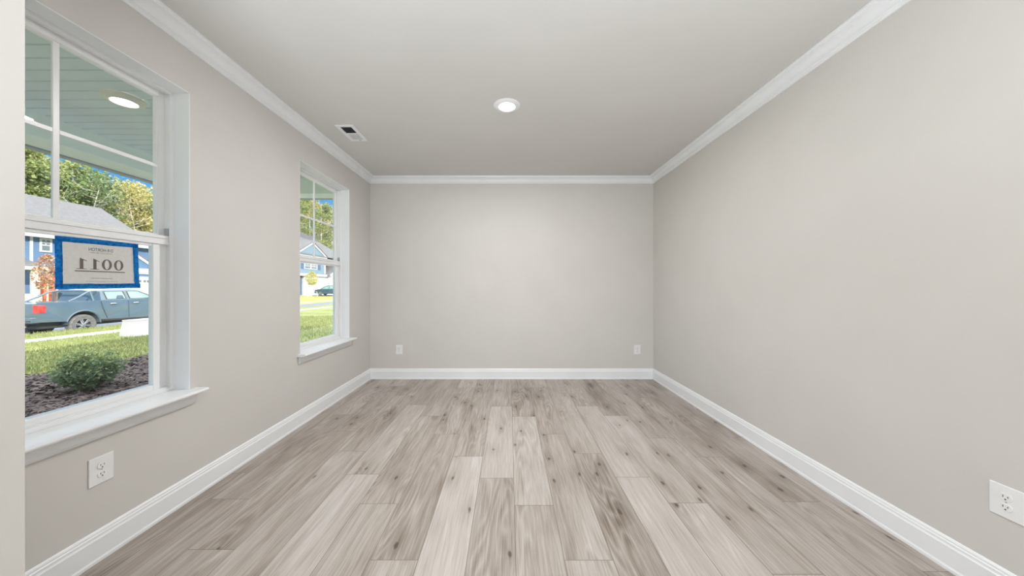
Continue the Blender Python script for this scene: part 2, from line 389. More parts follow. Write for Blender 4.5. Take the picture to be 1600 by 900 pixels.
SB(MB().box(GX + .0026, GX + .0029, 1.521, 1.541, 1.241, 1.262), 'tape', tape_m)
def pic(x, y):                       # place on the paper from the photograph
    Y = 1.997 * F / (VX - x); return Y, EYE + (VY - y) / F * Y
XI = GX + .0009
def zero(mb, yc, zc, w_, h_):
    n = 28; o_, i_ = [], []
    for k in range(n):
        t = 2 * math.pi * k / n
        o_.append(mb.b.verts.new((XI, yc + math.cos(t) * w_ / 2, zc + math.sin(t) * h_ / 2)))
        i_.append(mb.b.verts.new((XI, yc + math.cos(t) * w_ * .23, zc + math.sin(t) * h_ * .43)))
    for k in range(n): mb.b.faces.new((o_[k], o_[(k + 1) % n], i_[(k + 1) % n], i_[k]))
def one(mb, yc, z0, w_, h_):         # reads correctly from outside, so its flag points to +Y here
    def pl(pts): mb.b.faces.new([mb.b.verts.new((XI, yc + u * w_, z0 + v * h_)) for u, v in pts])
    pl([(-.17, .03), (.17, .03), (.17, .86), (-.17, 1.0)])
    pl([(-.17, 1.0), (.17, .80), (.5, .70), (.5, .75)])
    pl([(-.5, 0), (.5, 0), (.5, .03), (.17, .06), (-.17, .06), (-.5, .03)])
d = MB(); zero(d, 1.669, 1.3565, .040, .053); zero(d, 1.620, 1.3565, .041, .053); SB(d, 'printed_number', ink_m)
d = MB(); one(d, 1.573, 1.331, .036, .053); one(d, 1.524, 1.331, .038, .053); d.box(XI, XI + .0001, 1.500, 1.696, 1.3195, 1.3240); SB(d, 'printed_number', ink_m)
def text(body, yc, zc, width, height, mat, name, shear=0):
    cu = bpy.data.curves.new(name, 'FONT'); cu.body = body; cu.align_x = 'CENTER'; cu.align_y = 'CENTER'; cu.shear = shear; cu.offset = .012 if not shear else 0
    to = bpy.data.objects.new(name, cu); C.objects.link(to); bpy.context.view_layer.update()
    me = bpy.data.meshes.new_from_object(to.evaluated_get(bpy.context.evaluated_depsgraph_get())); bpy.data.objects.remove(to); bpy.data.curves.remove(cu)
    xs = [v.co.x for v in me.vertices]; ys_ = [v.co.y for v in me.vertices]; sx_ = width / (max(xs) - min(xs)); sy_ = height / (max(ys_) - min(ys_))
    mx_, my_ = (max(xs) + min(xs)) / 2, (max(ys_) + min(ys_)) / 2
    for v in me.vertices: v.co = Vector((XI - GX, yc - 1.595 - (v.co.x - mx_) * sx_, zc - 1.245 + (v.co.y - my_) * sy_))
    me.materials.append(mat); o = bpy.data.objects.new(name, me); C.objects.link(o); o.parent = sg; return o
text('D\u00b7R\u00b7HORTON', 1.597, 1.4270, .095, .0150, inkb_m, 'printed_heading')
text("America's Builder", 1.597, 1.4125, .092, .0075, inkr_m, 'printed_tagline', .4)
rr = random.Random(5)
for (ya, yb, z_, h_) in ((1.558, 1.639, 1.2885, .0030), (1.540, 1.662, 1.2735, .0024)):   # two rows of print too small to read
    d = MB(); y = ya
    while y < yb:
        l = rr.uniform(.0012, .003); d.box(XI, XI + .0001, y, y + l, z_ - h_ * rr.uniform(.3, .5), z_ + h_ * rr.uniform(.3, .5)); y += l + rr.uniform(.0006, .0016)
    SB(d, 'printed_line', inkr_m if h_ < .0025 else ink_m)
hole_m = newmat('punched_hole', (.9, .92, .95), .5)
for z_ in (1.3876, 1.317):
    SB(MB().lathe([(0, 0), (.0028, 0), (.0028, .0002), (0, .0002)], Matrix.Translation((XI, 1.464, z_)) @ Matrix.Rotation(R(90), 4, 'Y'), 14), 'punched_hole', hole_m)

# ------------------------------------------------------------------ wall outlets
def outlet(loc, rz, label):
    t = empty('wall_outlet', loc, rz, label=label, cat='outlet')          # faces local -Y, plate centre at the origin
    pb = MB().box(-.046, .046, -.006, 0, -.0635, .0635); pb.build('cover_plate', plast_m, t, bevel=.003)
    for s_ in (1, -1):
        rb = bmesh.new(); prof = []
        for k in range(24):
            a = 2 * math.pi * k / 24; prof.append((math.cos(a) * .0172, max(-.0135, min(.0135, math.sin(a) * .0172)) + s_ * .0195))
        r_ = MB().prism(prof, lambda u, v, q_: (u, q_, v), -.0092, -.006).build('receptacle', plast_m, t, bevel=.0006)
        rb.free()
        for (x, w_, h_) in ((-.0064, .0022, .0085), (.0064, .0022, .0070)):
            MB().box(x - w_ / 2, x + w_ / 2, -.0095, -.0088, s_ * .0195 + .003 - h_ / 2, s_ * .0195 + .003 + h_ / 2).build('slot', dark_m, r_)
        MB().prism([(.0027 * math.cos(a), .0027 * math.sin(a) + s_ * .0195 - .008) for a in [2 * math.pi * k / 12 for k in range(12)]], lambda u, v, q_: (u, q_, v), -.0095, -.0088).build('ground_hole', dark_m, r_)
    MB().prism([(.0026 * math.cos(a), .0026 * math.sin(a)) for a in [2 * math.pi * k / 12 for k in range(12)]], lambda u, v, q_: (u, q_, v), -.0072, -.006).build('screw', grey_m, t)
    return t
outlet((XL, 1.501, .409), R(90), 'white outlet on the left wall below the near window sill')
outlet((XR, 1.276, .405), R(-90), 'white outlet low on the right wall at the right edge of the picture')
outlet((-1.484, YB, .395), 0, 'white outlet on the back wall near its left corner')
outlet((1.729, YB, .395), 0, 'white outlet on the back wall near its right corner')

# ------------------------------------------------------------------ ceiling vent
vt = empty('ceiling_vent', (-1.504, 3.128, H), label='white rectangular air vent on the ceiling with one louver bank coloured as shaded', cat='vent')
x0, x1, y0, y1 = -.085, .085, -.160, .160
v = MB(); fw = .034; mid = .002
for a in ((x0, x1, y0, y0 + fw), (x0, x1, y1 - fw, y1), (x0, x0 + fw, y0 + fw, y1 - fw), (x1 - fw, x1, y0 + fw, y1 - fw), (x0 + fw, x1 - fw, mid - .006, mid + .006)):
    v.box(*a, -.008, 0)
v.build('vent_frame', plast_m, vt, bevel=.002)
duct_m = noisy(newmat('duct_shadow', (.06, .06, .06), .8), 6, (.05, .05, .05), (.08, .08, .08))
MB().box(x0 + fw, x1 - fw, y0 + fw, y1 - fw, -.0012, -.0004).build('duct', duct_m, vt, label='dark plate as the shaded duct opening behind the louvers')  # shade inside the duct, painted as a dark plate
dlou_m = newmat('shaded_louver', (.16, .16, .16), .6)  # same louvers, with the shade of the open bank put into the colour
lou_m = noisy(newmat('louver_metal', (.6, .6, .59), .5), 6, (.58, .58, .57), (.64, .64, .63))
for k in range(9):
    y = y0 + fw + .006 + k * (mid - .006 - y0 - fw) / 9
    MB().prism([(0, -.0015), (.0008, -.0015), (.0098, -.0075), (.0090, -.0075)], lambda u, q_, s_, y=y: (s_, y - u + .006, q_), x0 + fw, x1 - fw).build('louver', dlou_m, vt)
for k in range(9):
    y = mid + .006 + .004 + k * (y1 - fw - mid - .006) / 9
    MB().prism([(0, -.0015), (.0008, -.0015), (.0098, -.0075), (.0090, -.0075)], lambda u, q_, s_, y=y: (s_, y + u - .003, q_), x0 + fw, x1 - fw).build('louver', lou_m, vt)
MB().box(.006, .030, y1 - fw + .004, y1 - fw + .009, -.013, -.006, .001).build('lever', grey_m, vt, label='small grey damper lever')

# ------------------------------------------------------------------ ceiling downlights
glow_m = newmat('led_diffuser', (1, 1, 1), .5, emit=(1, .985, .95), estr=14)
glowp_m = newmat('led_diffuser_warm', (1, 1, 1), .5, emit=(1, .86, .68), estr=7)
def downlight(loc, label, em, power, r=.108, ri=.067, drop=.012, rim=plast_m, name='ceiling_light'):
    t = empty(name, loc, label=label, cat='light')
    MB().lathe([(ri - .002, -drop * .4), (ri, -drop), (ri + .005, -drop * 1.05), (r - .007, -drop * .5), (r, -.001), (r, 0)], n=48).build('trim_ring', rim, t, smooth=True)
    MB().lathe([(0, -drop * .85), (ri * .6, -drop * .83), (ri - .001, -drop * .7)], n=48).build('diffuser', em, t, smooth=True)
    area('lamp', (0, 0, -drop - .002), (0, 0, 0), ri * 1.8, ri * 1.8, power, (.98, .98, .98), 'DISK', t).data.spread = R(178)
    return t
downlight((-.018, 2.656, H), 'round white recessed light glowing in the middle of the ceiling', glow_m, DOWN)
# added fixture of the same kind, unseen behind the camera, to brighten the room
downlight((-.018, -1.2, H), 'added round recessed ceiling light, unseen behind the camera', glow_m, FRONTROOM)

# ------------------------------------------------------------------ porch outside
G0 = -.30
pc_m = newmat('porch_soffit', (.62, .66, .62), .5)
def soffit(m):
    b = m.node_tree.nodes['Principled BSDF']; tc_ = N(m, 'ShaderNodeTexCoord'); sp = N(m, 'ShaderNodeSeparateXYZ'); L(m, tc_.outputs['Object'], sp.inputs[0])
    return m
pb = MB()
y = -1.2
while y < 4.20:                                      # V-groove boards, 108 mm wide
    pb.prism([(0, 0), (.006, -.012), (.100, -.012), (.108, 0)], lambda u, v_, s_, y=y: (s_, y + u, 2.612 + v_), -3.68, XL - WT); y += .108
pb.box(-3.68, XL - WT, -1.2, 4.2, 2.612, 2.64)
pb.build('porch_ceiling', noisy(pc_m, 3, (.62, .69, .70), (.67, .74, .75)), kind='structure')
bm_m = noisy(newmat('porch_beam_paint', (.74, .77, .73), .5), 3, (.76, .84, .79), (.80, .88, .83))
BZ = EYE + 1.156
b_ = MB(); b_.box(-3.93, -3.67, -1.2, 4.20, BZ, 2.80); b_.box(-3.67, XL - WT, 4.07, 4.30, BZ, 2.80); b_.box(-3.93, -3.67, 4.20, 4.30, BZ, 2.80)
b_.build('porch_beam', bm_m, kind='structure', bevel=.004)
gt_m = noisy(newmat('gutter_metal', (.30, .33, .34), .4), 4, (.28, .31, .32), (.34, .37, .38))
b_ = MB(); b_.box(-4.02, -3.94, -1.2, 4.34, BZ - .010, BZ + .13, .008); b_.box(-3.94, XL - WT, 4.31, 4.36, BZ - .004, BZ + .13, .004)
b_.build('porch_gutter', gt_m, kind='structure')
for py_, n_ in ((4.14, 1), (-.9, 2)):
    c_ = MB().box(-3.88, -3.70, py_ - .09, py_ + .09, G0 + .25, BZ).box(-3.92, -3.66, py_ - .13, py_ + .13, G0 + .25, G0 + .45).box(-3.91, -3.67, py_ - .12, py_ + .12, BZ - .12, BZ)
    c_.build('porch_post', bm_m, kind='structure', bevel=.006)
MB().box(-3.95, XL - WT, -1.2, 4.3, -.45, -.12).build('porch_floor', newmat('porch_concrete', (.5, .5, .48), .8), kind='structure')
MB().prism([(-4.05, 2.80), (-1.95, 2.80), (-1.95, 3.55), (-4.05, 2.88)], lambda u, v_, s_: (u, s_, v_), -1.4, 4.5).build('porch_roof', noisy(newmat('own_shingles', (.2, .2, .21), .9), 20, (.16, .16, .17), (.25, .25, .26)), kind='structure')
# the storey above, which shades the lawn
side_m = noisy(newmat('own_siding', (.6, .62, .63), .7), 3, (.58, .6, .61), (.63, .65, .66))
MB().box(-2.3, 6.0, -7.0, 4.9, 2.9, 6.0).box(2.1, 6.0, -7.0, 4.5, -.4, 2.9).build('wall_upper_storey', side_m, kind='structure')
rim_m = noisy(newmat('porch_light_rim', (.70, .66, .60), .4), 5, (.68, .64, .58), (.72, .68, .62))
downlight((-2.765, 2.345, 2.598), 'round warm porch light on the grooved boards outside the near window', glowp_m, 2.0, .112, .070, .030, rim_m, 'porch_light')

# ------------------------------------------------------------------ ground outside
def grassmat(name, c1, c2, c3):
    m = newmat(name, c1, .9, .1); b = m.node_tree.nodes['Principled BSDF']; tc_ = N(m, 'ShaderNodeTexCoord')
    n1 = N(m, 'ShaderNodeTexNoise'); n1.inputs['Scale'].default_value = .55; n1.inputs['Detail'].default_value = 5
    n2 = N(m, 'ShaderNodeTexNoise'); n2.inputs['Scale'].default_value = 18; n2.inputs['Detail'].default_value = 6; n2.inputs['Roughness'].default_value = .7
    L(m, tc_.outputs['Object'], n1.inputs['Vector']); L(m, tc_.outputs['Object'], n2.inputs['Vector'])
    r1 = N(m, 'ShaderNodeValToRGB'); r1.color_ramp.elements[0].position = .35; r1.color_ramp.elements[1].position = .65
    r1.color_ramp.elements[0].color = (*c1, 1); r1.color_ramp.elements[1].color = (*c2, 1); L(m, n1.outputs['Fac'], r1.inputs[0])
    r2 = N(m, 'ShaderNodeMapRange'); L(m, n2.outputs['Fac'], r2.inputs[0]); r2.inputs[1].default_value = .3; r2.inputs[2].default_value = .7; r2.inputs[3].default_value = .62; r2.inputs[4].default_value = 1.25
    mx = N(m, 'ShaderNodeVectorMath', operation='SCALE'); L(m, r1.outputs[0], mx.inputs[0]); L(m, r2.outputs[0], mx.inputs['Scale']); L(m, mx.outputs[0], b.inputs['Base Color'])
    bp = N(m, 'ShaderNodeBump'); bp.inputs['Strength'].default_value = .8; bp.inputs['Distance'].default_value = .05; L(m, n2.outputs['Fac'], bp.inputs['Height']); L(m, bp.outputs[0], b.inputs['Normal'])
    return m
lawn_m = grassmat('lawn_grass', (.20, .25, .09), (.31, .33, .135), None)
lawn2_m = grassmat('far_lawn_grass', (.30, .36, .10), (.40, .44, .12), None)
asph_m = noisy(newmat('asphalt', (.2, .23, .28), .8), 12, (.12, .145, .19), (.17, .195, .24))
conc_m = noisy(newmat('sidewalk_concrete', (.4, .4, .38), .8), 8, (.37, .36, .34), (.45, .44, .42))
mulch_m = noisy(newmat('mulch', (.12, .09, .09), .9), 26, (.03, .022, .024), (.11, .082, .08), 6, .35, .7, bump=1, bdist=.03)
RZ = -.62
def slab(x0, x1, za, zb_, name, m, ya=-30, yb=160, sub=1, th=.3, wav=0):
    mb = MB(); n = 60
    xs = [x0 + (x1 - x0) * i / sub for i in range(sub + 1)]
    ys_ = [ya + (yb - ya) * (j / n) ** 1.6 for j in range(n + 1)]
    vs_ = [[mb.b.verts.new((x, yy, za + (zb_ - za) * (x - x0) / (x1 - x0) + (wav * mnoise.noise(Vector((x * .35, yy * .35, 3))) if wav else 0))) for yy in ys_] for x in xs]
    for i in range(sub):
        for j in range(n): mb.b.faces.new((vs_[i][j], vs_[i][j + 1], vs_[i + 1][j + 1], vs_[i + 1][j]))
    return mb.build(name, m, kind='structure')
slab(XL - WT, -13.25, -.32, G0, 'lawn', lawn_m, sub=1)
slab(-13.25, -14.0, G0, G0, 'sidewalk', conc_m)
slab(-14.0, -15.75, G0, -.33, 'verge', lawn_m)
slab(-15.75, -15.9, -.33, RZ + .12, 'kerb', conc_m)
slab(-15.9, -15.95, RZ + .12, RZ, 'kerb_face', conc_m)
slab(-15.95, -21.6, RZ, RZ, 'road', asph_m)
slab(-21.6, -22.2, RZ, -.50, 'far_verge', lawn2_m)
slab(-22.2, -23.0, -.50, -.50, 'far_sidewalk', conc_m)
slab(-23.0, -160, -.50, -.32, 'far_lawn', lawn2_m)
# driveways
MB().box(-38.0, -23.0, 58, 76, -.52, -.345).box(-38.4, -23.0, 29.6, 35.8, -.52, -.355).build('driveway', conc_m, kind='structure')
# mulch bed with a curved edge and a raised profile
def bed_in(x, y):
    if x < -8.0 - .12 * math.sin(y * 1.7) - .1 * math.sin(y * .6 + 1): return False
    lim = 8.9 + .0 * x + .25 * math.sin(x * .9)
    if x > -6.2: lim = 8.6 - (x + 6.2) * .55
    return y < lim
mb = MB(); st = .16; gv = {}
def bv(i, j):
    if (i, j) not in gv:
        x, y = -4.0 - i * st, -1 + j * st
        gv[(i, j)] = mb.b.verts.new((x, y, G0 + .012 + .05 * min(1, max(0, (8.3 + x) * 1.2)) + .025 * mnoise.noise(Vector((x * 2, y * 2, 0)))))
    return gv[(i, j)]
for i in range(28):
    for j in range(70):
        if bed_in(-4.0 - (i + .5) * st, -1 + (j + .5) * st): mb.b.faces.new((bv(i, j), bv(i, j + 1), bv(i + 1, j + 1), bv(i + 1, j)))
mb.build('mulch_bed', mulch_m, kind='structure')
chips_m = noisy(newmat('mulch_chips', (.2, .15, .14), .9), 9, (.03, .022, .024), (.15, .115, .11), 5, .3, .7)
mb = MB(); rnd = random.Random(3)
for k in range(15000):
    x, y = rnd.uniform(-8.2, -4.2), rnd.uniform(2.2, 9.0)
    if not bed_in(x, y) : continue
    if y > 6.5 and rnd.random() < .4: continue
    l, w_ = rnd.uniform(.02, .06), rnd.uniform(.006, .018)
    q_ = Matrix.Rotation(rnd.uniform(0, 6.28), 3, 'Z') @ Matrix.Rotation(rnd.uniform(-.5, .5), 3, 'X') @ Matrix.Rotation(rnd.uniform(-.5, .5), 3, 'Y')
    p = Vector((x, y, G0 + .075 + rnd.uniform(-.012, .02)))
    c_ = [p + q_ @ Vector(v_) for v_ in ((-l, -w_, 0), (l, -w_, 0), (l, w_, 0), (-l, w_, 0))]
    mb.b.faces.new([mb.b.verts.new(a) for a in c_])
mb.build('mulch_chips', chips_m, kind='stuff', label='dark brown bark chips scattered over the planting bed', cat='mulch')
# grass blades along the nearer lawn
blade_m = foil('grass_blade', (.34, .38, .11), .3, .8, (6, (.18, .23, .075), (.33, .34, .14)))
mb = MB()
def blade(x, y, z, h):
    a = rnd.uniform(0, 6.28); w_ = .006 + h * .05; dx, dy = math.cos(a) * w_, math.sin(a) * w_; lx, ly = rnd.uniform(-.5, .5) * h, rnd.uniform(-.5, .5) * h
    mb.b.faces.new([mb.b.verts.new(p) for p in ((x - dx, y - dy, z), (x + dx, y + dy, z), (x + lx, y + ly, z + h))])
for k in range(30000):
    y = rnd.uniform(3, 17); x = -rnd.uniform(7.2, 13.2)
    px = VX + x / y * F
    if not (30 < px < 250 or 455 < px < 530) or bed_in(x, y): continue
    blade(x, y, G0 - .01, rnd.uniform(.04, .09))
for k in range(9000):
    y = rnd.uniform(9, 22); x = -rnd.uniform(14.0, 15.8); px = VX + x / y * F
    if not (30 < px < 250): continue
    blade(x, y, -.33, rnd.uniform(.05, .10))
for k in range(2600):
    y = rnd.uniform(9, 16); x = -rnd.uniform(4.4, 7.2); px = VX + x / y * F
    if not (455 < px < 530): continue
    blade(x, y, G0 - .01, rnd.uniform(.04, .08))
mb.build('lawn_blades', blade_m, kind='stuff', label='short grass blades standing on the front lawn', cat='grass')

# ------------------------------------------------------------------ plants
def leafmat(name, c1, c2, tr=.35, obj=False):
    m = newmat(name, c1, .55, .3); b = m.node_tree.nodes['Principled BSDF']
    at = N(m, 'ShaderNodeAttribute'); at.attribute_name = 'lv'
    r = N(m, 'ShaderNodeValToRGB'); r.color_ramp.elements[0].color = (*c1, 1); r.color_ramp.elements[1].color = (*c2, 1)
    L(m, at.outputs['Fac'], r.inputs[0]); L(m, r.outputs[0], b.inputs['Base Color'])
    t = N(m, 'ShaderNodeBsdfTranslucent'); L(m, r.outputs[0], t.inputs[0]); mx = N(m, 'ShaderNodeMixShader'); mx.inputs[0].default_value = tr
    L(m, b.outputs[0], mx.inputs[1]); L(m, t.outputs[0], mx.inputs[2]); L(m, mx.outputs[0], m.node_tree.nodes['Material Output'].inputs[0]); return m
def leaves(pts, size, rnd, aspect=.5, up=.3):
    vs_, fs, vals = [], [], []
    for p, val in pts:
        n = Vector((rnd.gauss(0, 1), rnd.gauss(0, 1), rnd.gauss(0, 1) + up)).normalized(); q_ = n.to_track_quat('Z', 'Y').to_matrix() @ Matrix.Rotation(rnd.uniform(0, 6.28), 3, 'Z')
        l = size * rnd.uniform(.6, 1.3); w_ = l * aspect; i = len(vs_)
        vs_ += [p + q_ @ Vector(a) for a in ((-l / 2, 0, 0), (0, -w_ / 2, -l * .08), (l / 2, 0, 0), (0, w_ / 2, -l * .08))]; fs.append((i, i + 1, i + 2, i + 3)); vals.append(val)
    me = bpy.data.meshes.new('leaves'); me.from_pydata(vs_, [], fs); a = me.attributes.new('lv', 'FLOAT', 'FACE')
    a.data.foreach_set('value', vals); return me
def mesh_obj(name, me, m, parent, **k):
    me.name = name; me.materials.clear(); me.materials.append(m); o = bpy.data.objects.new(name, me); C.objects.link(o)
    if parent: o.parent = parent
    return tag(o, **k)
bark_m = noisy(newmat('pale_bark', (.5, .46, .4), .9), 6, (.34, .31, .27), (.60, .57, .52), vec=(1, 1, .2))
stem_m = noisy(newmat('shrub_stem', (.2, .14, .1), .9), 30, (.13, .09, .07), (.25, .19, .15))
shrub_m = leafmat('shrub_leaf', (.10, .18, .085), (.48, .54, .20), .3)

def shrub(loc, hgt, wid, seed, nst, label):
    rnd = random.Random(seed); t = empty('garden_shrub', loc, label=label, cat='shrub')
    sb = MB(); pts = []
    for k in range(nst):
        a = rnd.uniform(0, 6.28); rr_ = math.sqrt(rnd.random()); tip = Vector((math.cos(a) * rr_ * wid / 2, math.sin(a) * rr_ * wid / 2, hgt * (.96 - .48 * rr_ ** 2) * rnd.uniform(.72, 1.08)))
        b0 = Vector((math.cos(a) * .05, math.sin(a) * .05, 0)); m1 = b0.lerp(tip, .5) + Vector((0, 0, -.04 * rr_))
        sb.tube([b0, m1, tip], [.008, .005, .002], 5)
        for j in range(int(75)):
            f = rnd.uniform(.42, 1.04) ** .8; p = (b0.lerp(m1, f * 2) if f < .5 else m1.lerp(tip, f * 2 - 1)) + Vector((rnd.gauss(0, .055), rnd.gauss(0, .055), rnd.gauss(0, .035)))
            if p.z < .03: continue
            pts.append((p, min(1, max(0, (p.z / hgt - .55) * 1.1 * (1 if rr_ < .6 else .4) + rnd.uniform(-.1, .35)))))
    sb.build('stem', stem_m, t)
    mesh_obj('foliage', leaves(pts, .058 * hgt / .7, rnd, .5, .8), shrub_m, t)
    return t
Yb = 6.05 * F / (VX - 137)
shrub((-6.05, Yb, G0 + .055), .62, .62, 11, 70, 'round green leafy shrub in the mulch outside the near window')
shrub((-6.0, 3.72, G0 + .055), .42, .44, 12, 40, 'small green shrub cut off by the left edge of the near window')

# trees
def tree_mesh(seed, H_, cz0, cr, nl, leaf, branchy=14, lean=0, trunk=.16, irregular=.6, gap=.35):
    rnd = random.Random(seed); tb = MB()
    top = Vector((lean, lean * .5, H_ * .96)); pts_ = []
    n = 7
    for i in range(n + 1):
        f = i / n; pts_.append(Vector((lean * f * f + .25 * math.sin(f * 5 + seed) * f, lean * .5 * f * f + .2 * math.cos(f * 4 + seed) * f, H_ * .96 * f)))
    tb.tube(pts_, [trunk * (1 - .85 * i / n) for i in range(n + 1)], 7)
    ends = []
    def tp(f):
        x = f * n; i = min(n - 1, int(x)); return pts_[i].lerp(pts_[i + 1], x - i)
    for k in range(branchy):
        f = cz0 / H_ * .85 + (1 - cz0 / H_ * .85) * (k + rnd.random()) / branchy; f = min(f, .98); p0 = tp(f); a = rnd.uniform(0, 6.28)
        sp = cr * (1 - abs((f * H_ - cz0) / (H_ - cz0) - .4) * .9) * rnd.uniform(.6, 1.1)
        p2 = p0 + Vector((math.cos(a) * sp, math.sin(a) * sp, sp * rnd.uniform(.3, .8))); p1 = p0.lerp(p2, .5) + Vector((rnd.uniform(-.3, .3), rnd.uniform(-.3, .3), -.12 * sp))
        tb.tube([p0, p1, p2], [trunk * .34 * (1 - .5 * f), trunk * .2, .02], 5)
        ends.append((p2, 1)); ends.append((p1, .8)); ends.append((p1.lerp(p2, .5), 1))
        for j in range(2):
            p3 = p1.lerp(p2, rnd.uniform(.2, .9)) + Vector((rnd.uniform(-1, 1), rnd.uniform(-1, 1), rnd.uniform(.1, 1))) * sp * .38
            tb.tube([p1.lerp(p2, .4), p3], [trunk * .12, .015], 4); ends.append((p3, 1))
    pts = []
    blobs = [(p, cr * rnd.uniform(.20, .36)) for p, _ in ends if rnd.random() > gap * .3]
    for k in range(nl):
        p, r_ = rnd.choice(blobs); q_ = Vector((rnd.gauss(0, 1), rnd.gauss(0, 1), rnd.gauss(0, .75))).normalized() * r_ * rnd.uniform(.35, 1.1)
        pts.append((p + q_, rnd.random()))
    bmesh.ops.recalc_face_normals(tb.b, faces=tb.b.faces); tm = bpy.data.meshes.new('trunk'); tb.b.to_mesh(tm); tb.b.free()
    return tm, leaves(pts, leaf, rnd, .7, .3)
lg = [leafmat('leaf_green', (.10, .15, .05), (.42, .46, .16), .4), leafmat('leaf_yellow', (.26, .24, .07), (.66, .58, .24), .4), leafmat('leaf_dark', (.06, .11, .05), (.26, .34, .14), .35)]
protos = [tree_mesh(21, 18.5, 4.5, 4.2, 5200, .42, 20, .6), tree_mesh(22, 18.0, 5.0, 3.8, 3800, .40, 20, -1.0, .15), tree_mesh(23, 17.0, 3.0, 4.6, 6000, .42, 22, .3)]
pines = [tree_mesh(31, 27, 13, 3.4, 2300, .42, 22, .4, .22), tree_mesh(32, 26, 10, 3.6, 2500, .42, 24, -.5, .20)]
def place(kind, pr, mi, x, y, rz, sc, name, label, grp):
    t = empty(name, (x, y, -.4), rz, label=label, cat='tree', group=grp)
    tm, lm = pr; m = lg[mi]
    tr_ = mesh_obj('trunk', tm if not tm.materials else tm.copy(), bark_m, t); cr_ = mesh_obj('crown', lm.copy(), m, t)
    t.scale = (sc, sc, sc); return t
rnd = random.Random(77)
for i, (px, X, hs) in enumerate([(20, 58, 1.0), (52, 60, 1.02), (84, 57, .97), (112, 60, 1.0), (142, 58, .98), (170, 61, .99), (198, 59, .93), (224, 62, 1.0), (250, 60, .98), (36, 68, 1.08), (100, 70, 1.08), (160, 70, 1.07), (215, 72, 1.10), (130, 64, 1.0), (245, 66, 1.04)]):
    Y = X * F / (VX - px); k = i % 3; mi = (0, 1, 2, 0, 2, 0, 1, 1, 0, 0, 2, 0, 1, 2, 0)[i]
    lab = {0: 'mid green broadleaf tree standing behind the blue house roof', 1: 'yellow leafed autumn tree standing behind the blue house roof', 2: 'dark green bushy tree standing behind the blue house roof'}[mi]
    place('b', protos[k], mi, -X, Y, rnd.uniform(0, 6.28), hs, 'broadleaf_tree', lab, {0: 'green trees behind the blue house', 1: 'yellow trees behind the blue house', 2: 'dark trees behind the blue house'}[mi])
for i, (px, X, hs) in enumerate([(462, 54, 1), (474, 58, 1.04), (484, 54, 1.0), (494, 60, 1.1), (502, 55, 1.0), (510, 58, 1.06), (519, 54, 1.02), (528, 60, 1.1), (468, 64, 1.1), (489, 66, 1.15), (506, 66, 1.15), (515, 68, 1.2)]):
    Y = X * F / (VX - px)
    mi = i % 2
    place('p', pines[i % 2], mi, -X, Y, rnd.uniform(0, 6.28), hs, 'tall_tree', ('tall thin trunked green tree seen through the far window', 'tall thin trunked yellowing tree seen through the far window')[mi], ('tall green trees beyond the far window', 'tall yellowing trees beyond the far window')[mi])
for i, (px, X, hs) in enumerate([(465, 50, .55), (477, 56, .6), (488, 52, .55), (500, 57, .62), (511, 52, .58), (523, 55, .6)]):
    place('u', protos[2], 2, -X - 8, (X + 8) * F / (VX - px), rnd.uniform(0, 6.28), hs + .15, 'understory_tree', 'low dark green tree among the tall trunks beyond the far window', 'low trees among the tall trunks')

barep = tree_mesh(41, 16.5, 6.0, 3.6, 1800, .34, 34, 1.2, .16)
for i, (px, X, hs, rz) in enumerate([(128, 53, .98, .4), (163, 55, .93, 2.0), (218, 54, .98, 4.1), (52, 56, 1.0, 1.0)]):
    place('n', barep, (2, 0, 1, 0)[i], -X, X * F / (VX - px), rz, hs, 'bare_tree', ('thin pale trunked half bare tree left of the roof ridge end', 'pale spreading half bare tree above the end of the roof ridge', 'pale forked half bare tree nearest the right edge of the near window', 'thin half bare tree nearest the left edge of the near window')[i], None)
# red leafed small tree before the blue house
red_m = leafmat('leaf_red', (.30, .10, .08), (.62, .46, .30), .4)
Y, z = P(74, 425, 35.5)
rt = empty('red_tree', (-35.5, Y, -.33), label='small red and orange leafed tree in front of the blue house porch', cat='tree')
rnd = random.Random(9); pts = []
for k in range(950):
    f = rnd.random(); hh = 1.35 + 2.7 * f; r_ = .62 * math.sin(min(1, (f * .9 + .12)) * math.pi) ** .6 + .1
    a = rnd.uniform(0, 6.28); q_ = math.sqrt(rnd.random()) * r_; pts.append((Vector((math.cos(a) * q_, math.sin(a) * q_, hh)), rnd.random()))
mesh_obj('crown', leaves(pts, .17, rnd, .7), red_m, rt)
MB().tube([(0, 0, 0), (.03, 0, 1.5), (0, .02, 3.4)], [.06, .045, .015], 8).build('trunk', bark_m, rt)
# young tree on the far lawn
yt_m = leafmat('leaf_young', (.38, .36, .10), (.66, .60, .26), .4)
Y = 31 * F / (VX - 487)
yt = empty('young_tree', (-31, Y, -.42), label='young yellow green staked tree on the lawn seen through the far window', cat='tree')
pts = []
for k in range(700):
    f = rnd.random(); hh = 1.9 + 2.1 * f; r_ = 1.0 * math.sin((f * .8 + .15) * math.pi)
    a = rnd.uniform(0, 6.28); q_ = math.sqrt(rnd.random()) * r_; pts.append((Vector((math.cos(a) * q_, math.sin(a) * q_, hh)), rnd.random()))
mesh_obj('crown', leaves(pts, .22, rnd, .7), yt_m, yt)
tb = MB().tube([(0, 0, 0), (.02, .02, 2), (0, 0, 3.8)], [.04, .03, .01], 8)
for k in range(9):
    a = k * 2.4; tb.tube([(0, 0, 1.6 + k * .2), (math.cos(a) * .6, math.sin(a) * .6, 2.1 + k * .2)], [.014, .005], 4)
tb.build('trunk', bark_m, yt)
stake_m = noisy(newmat('stake_wood', (.6, .6, .58), .8), 5, (.56, .56, .54), (.66, .66, .64))
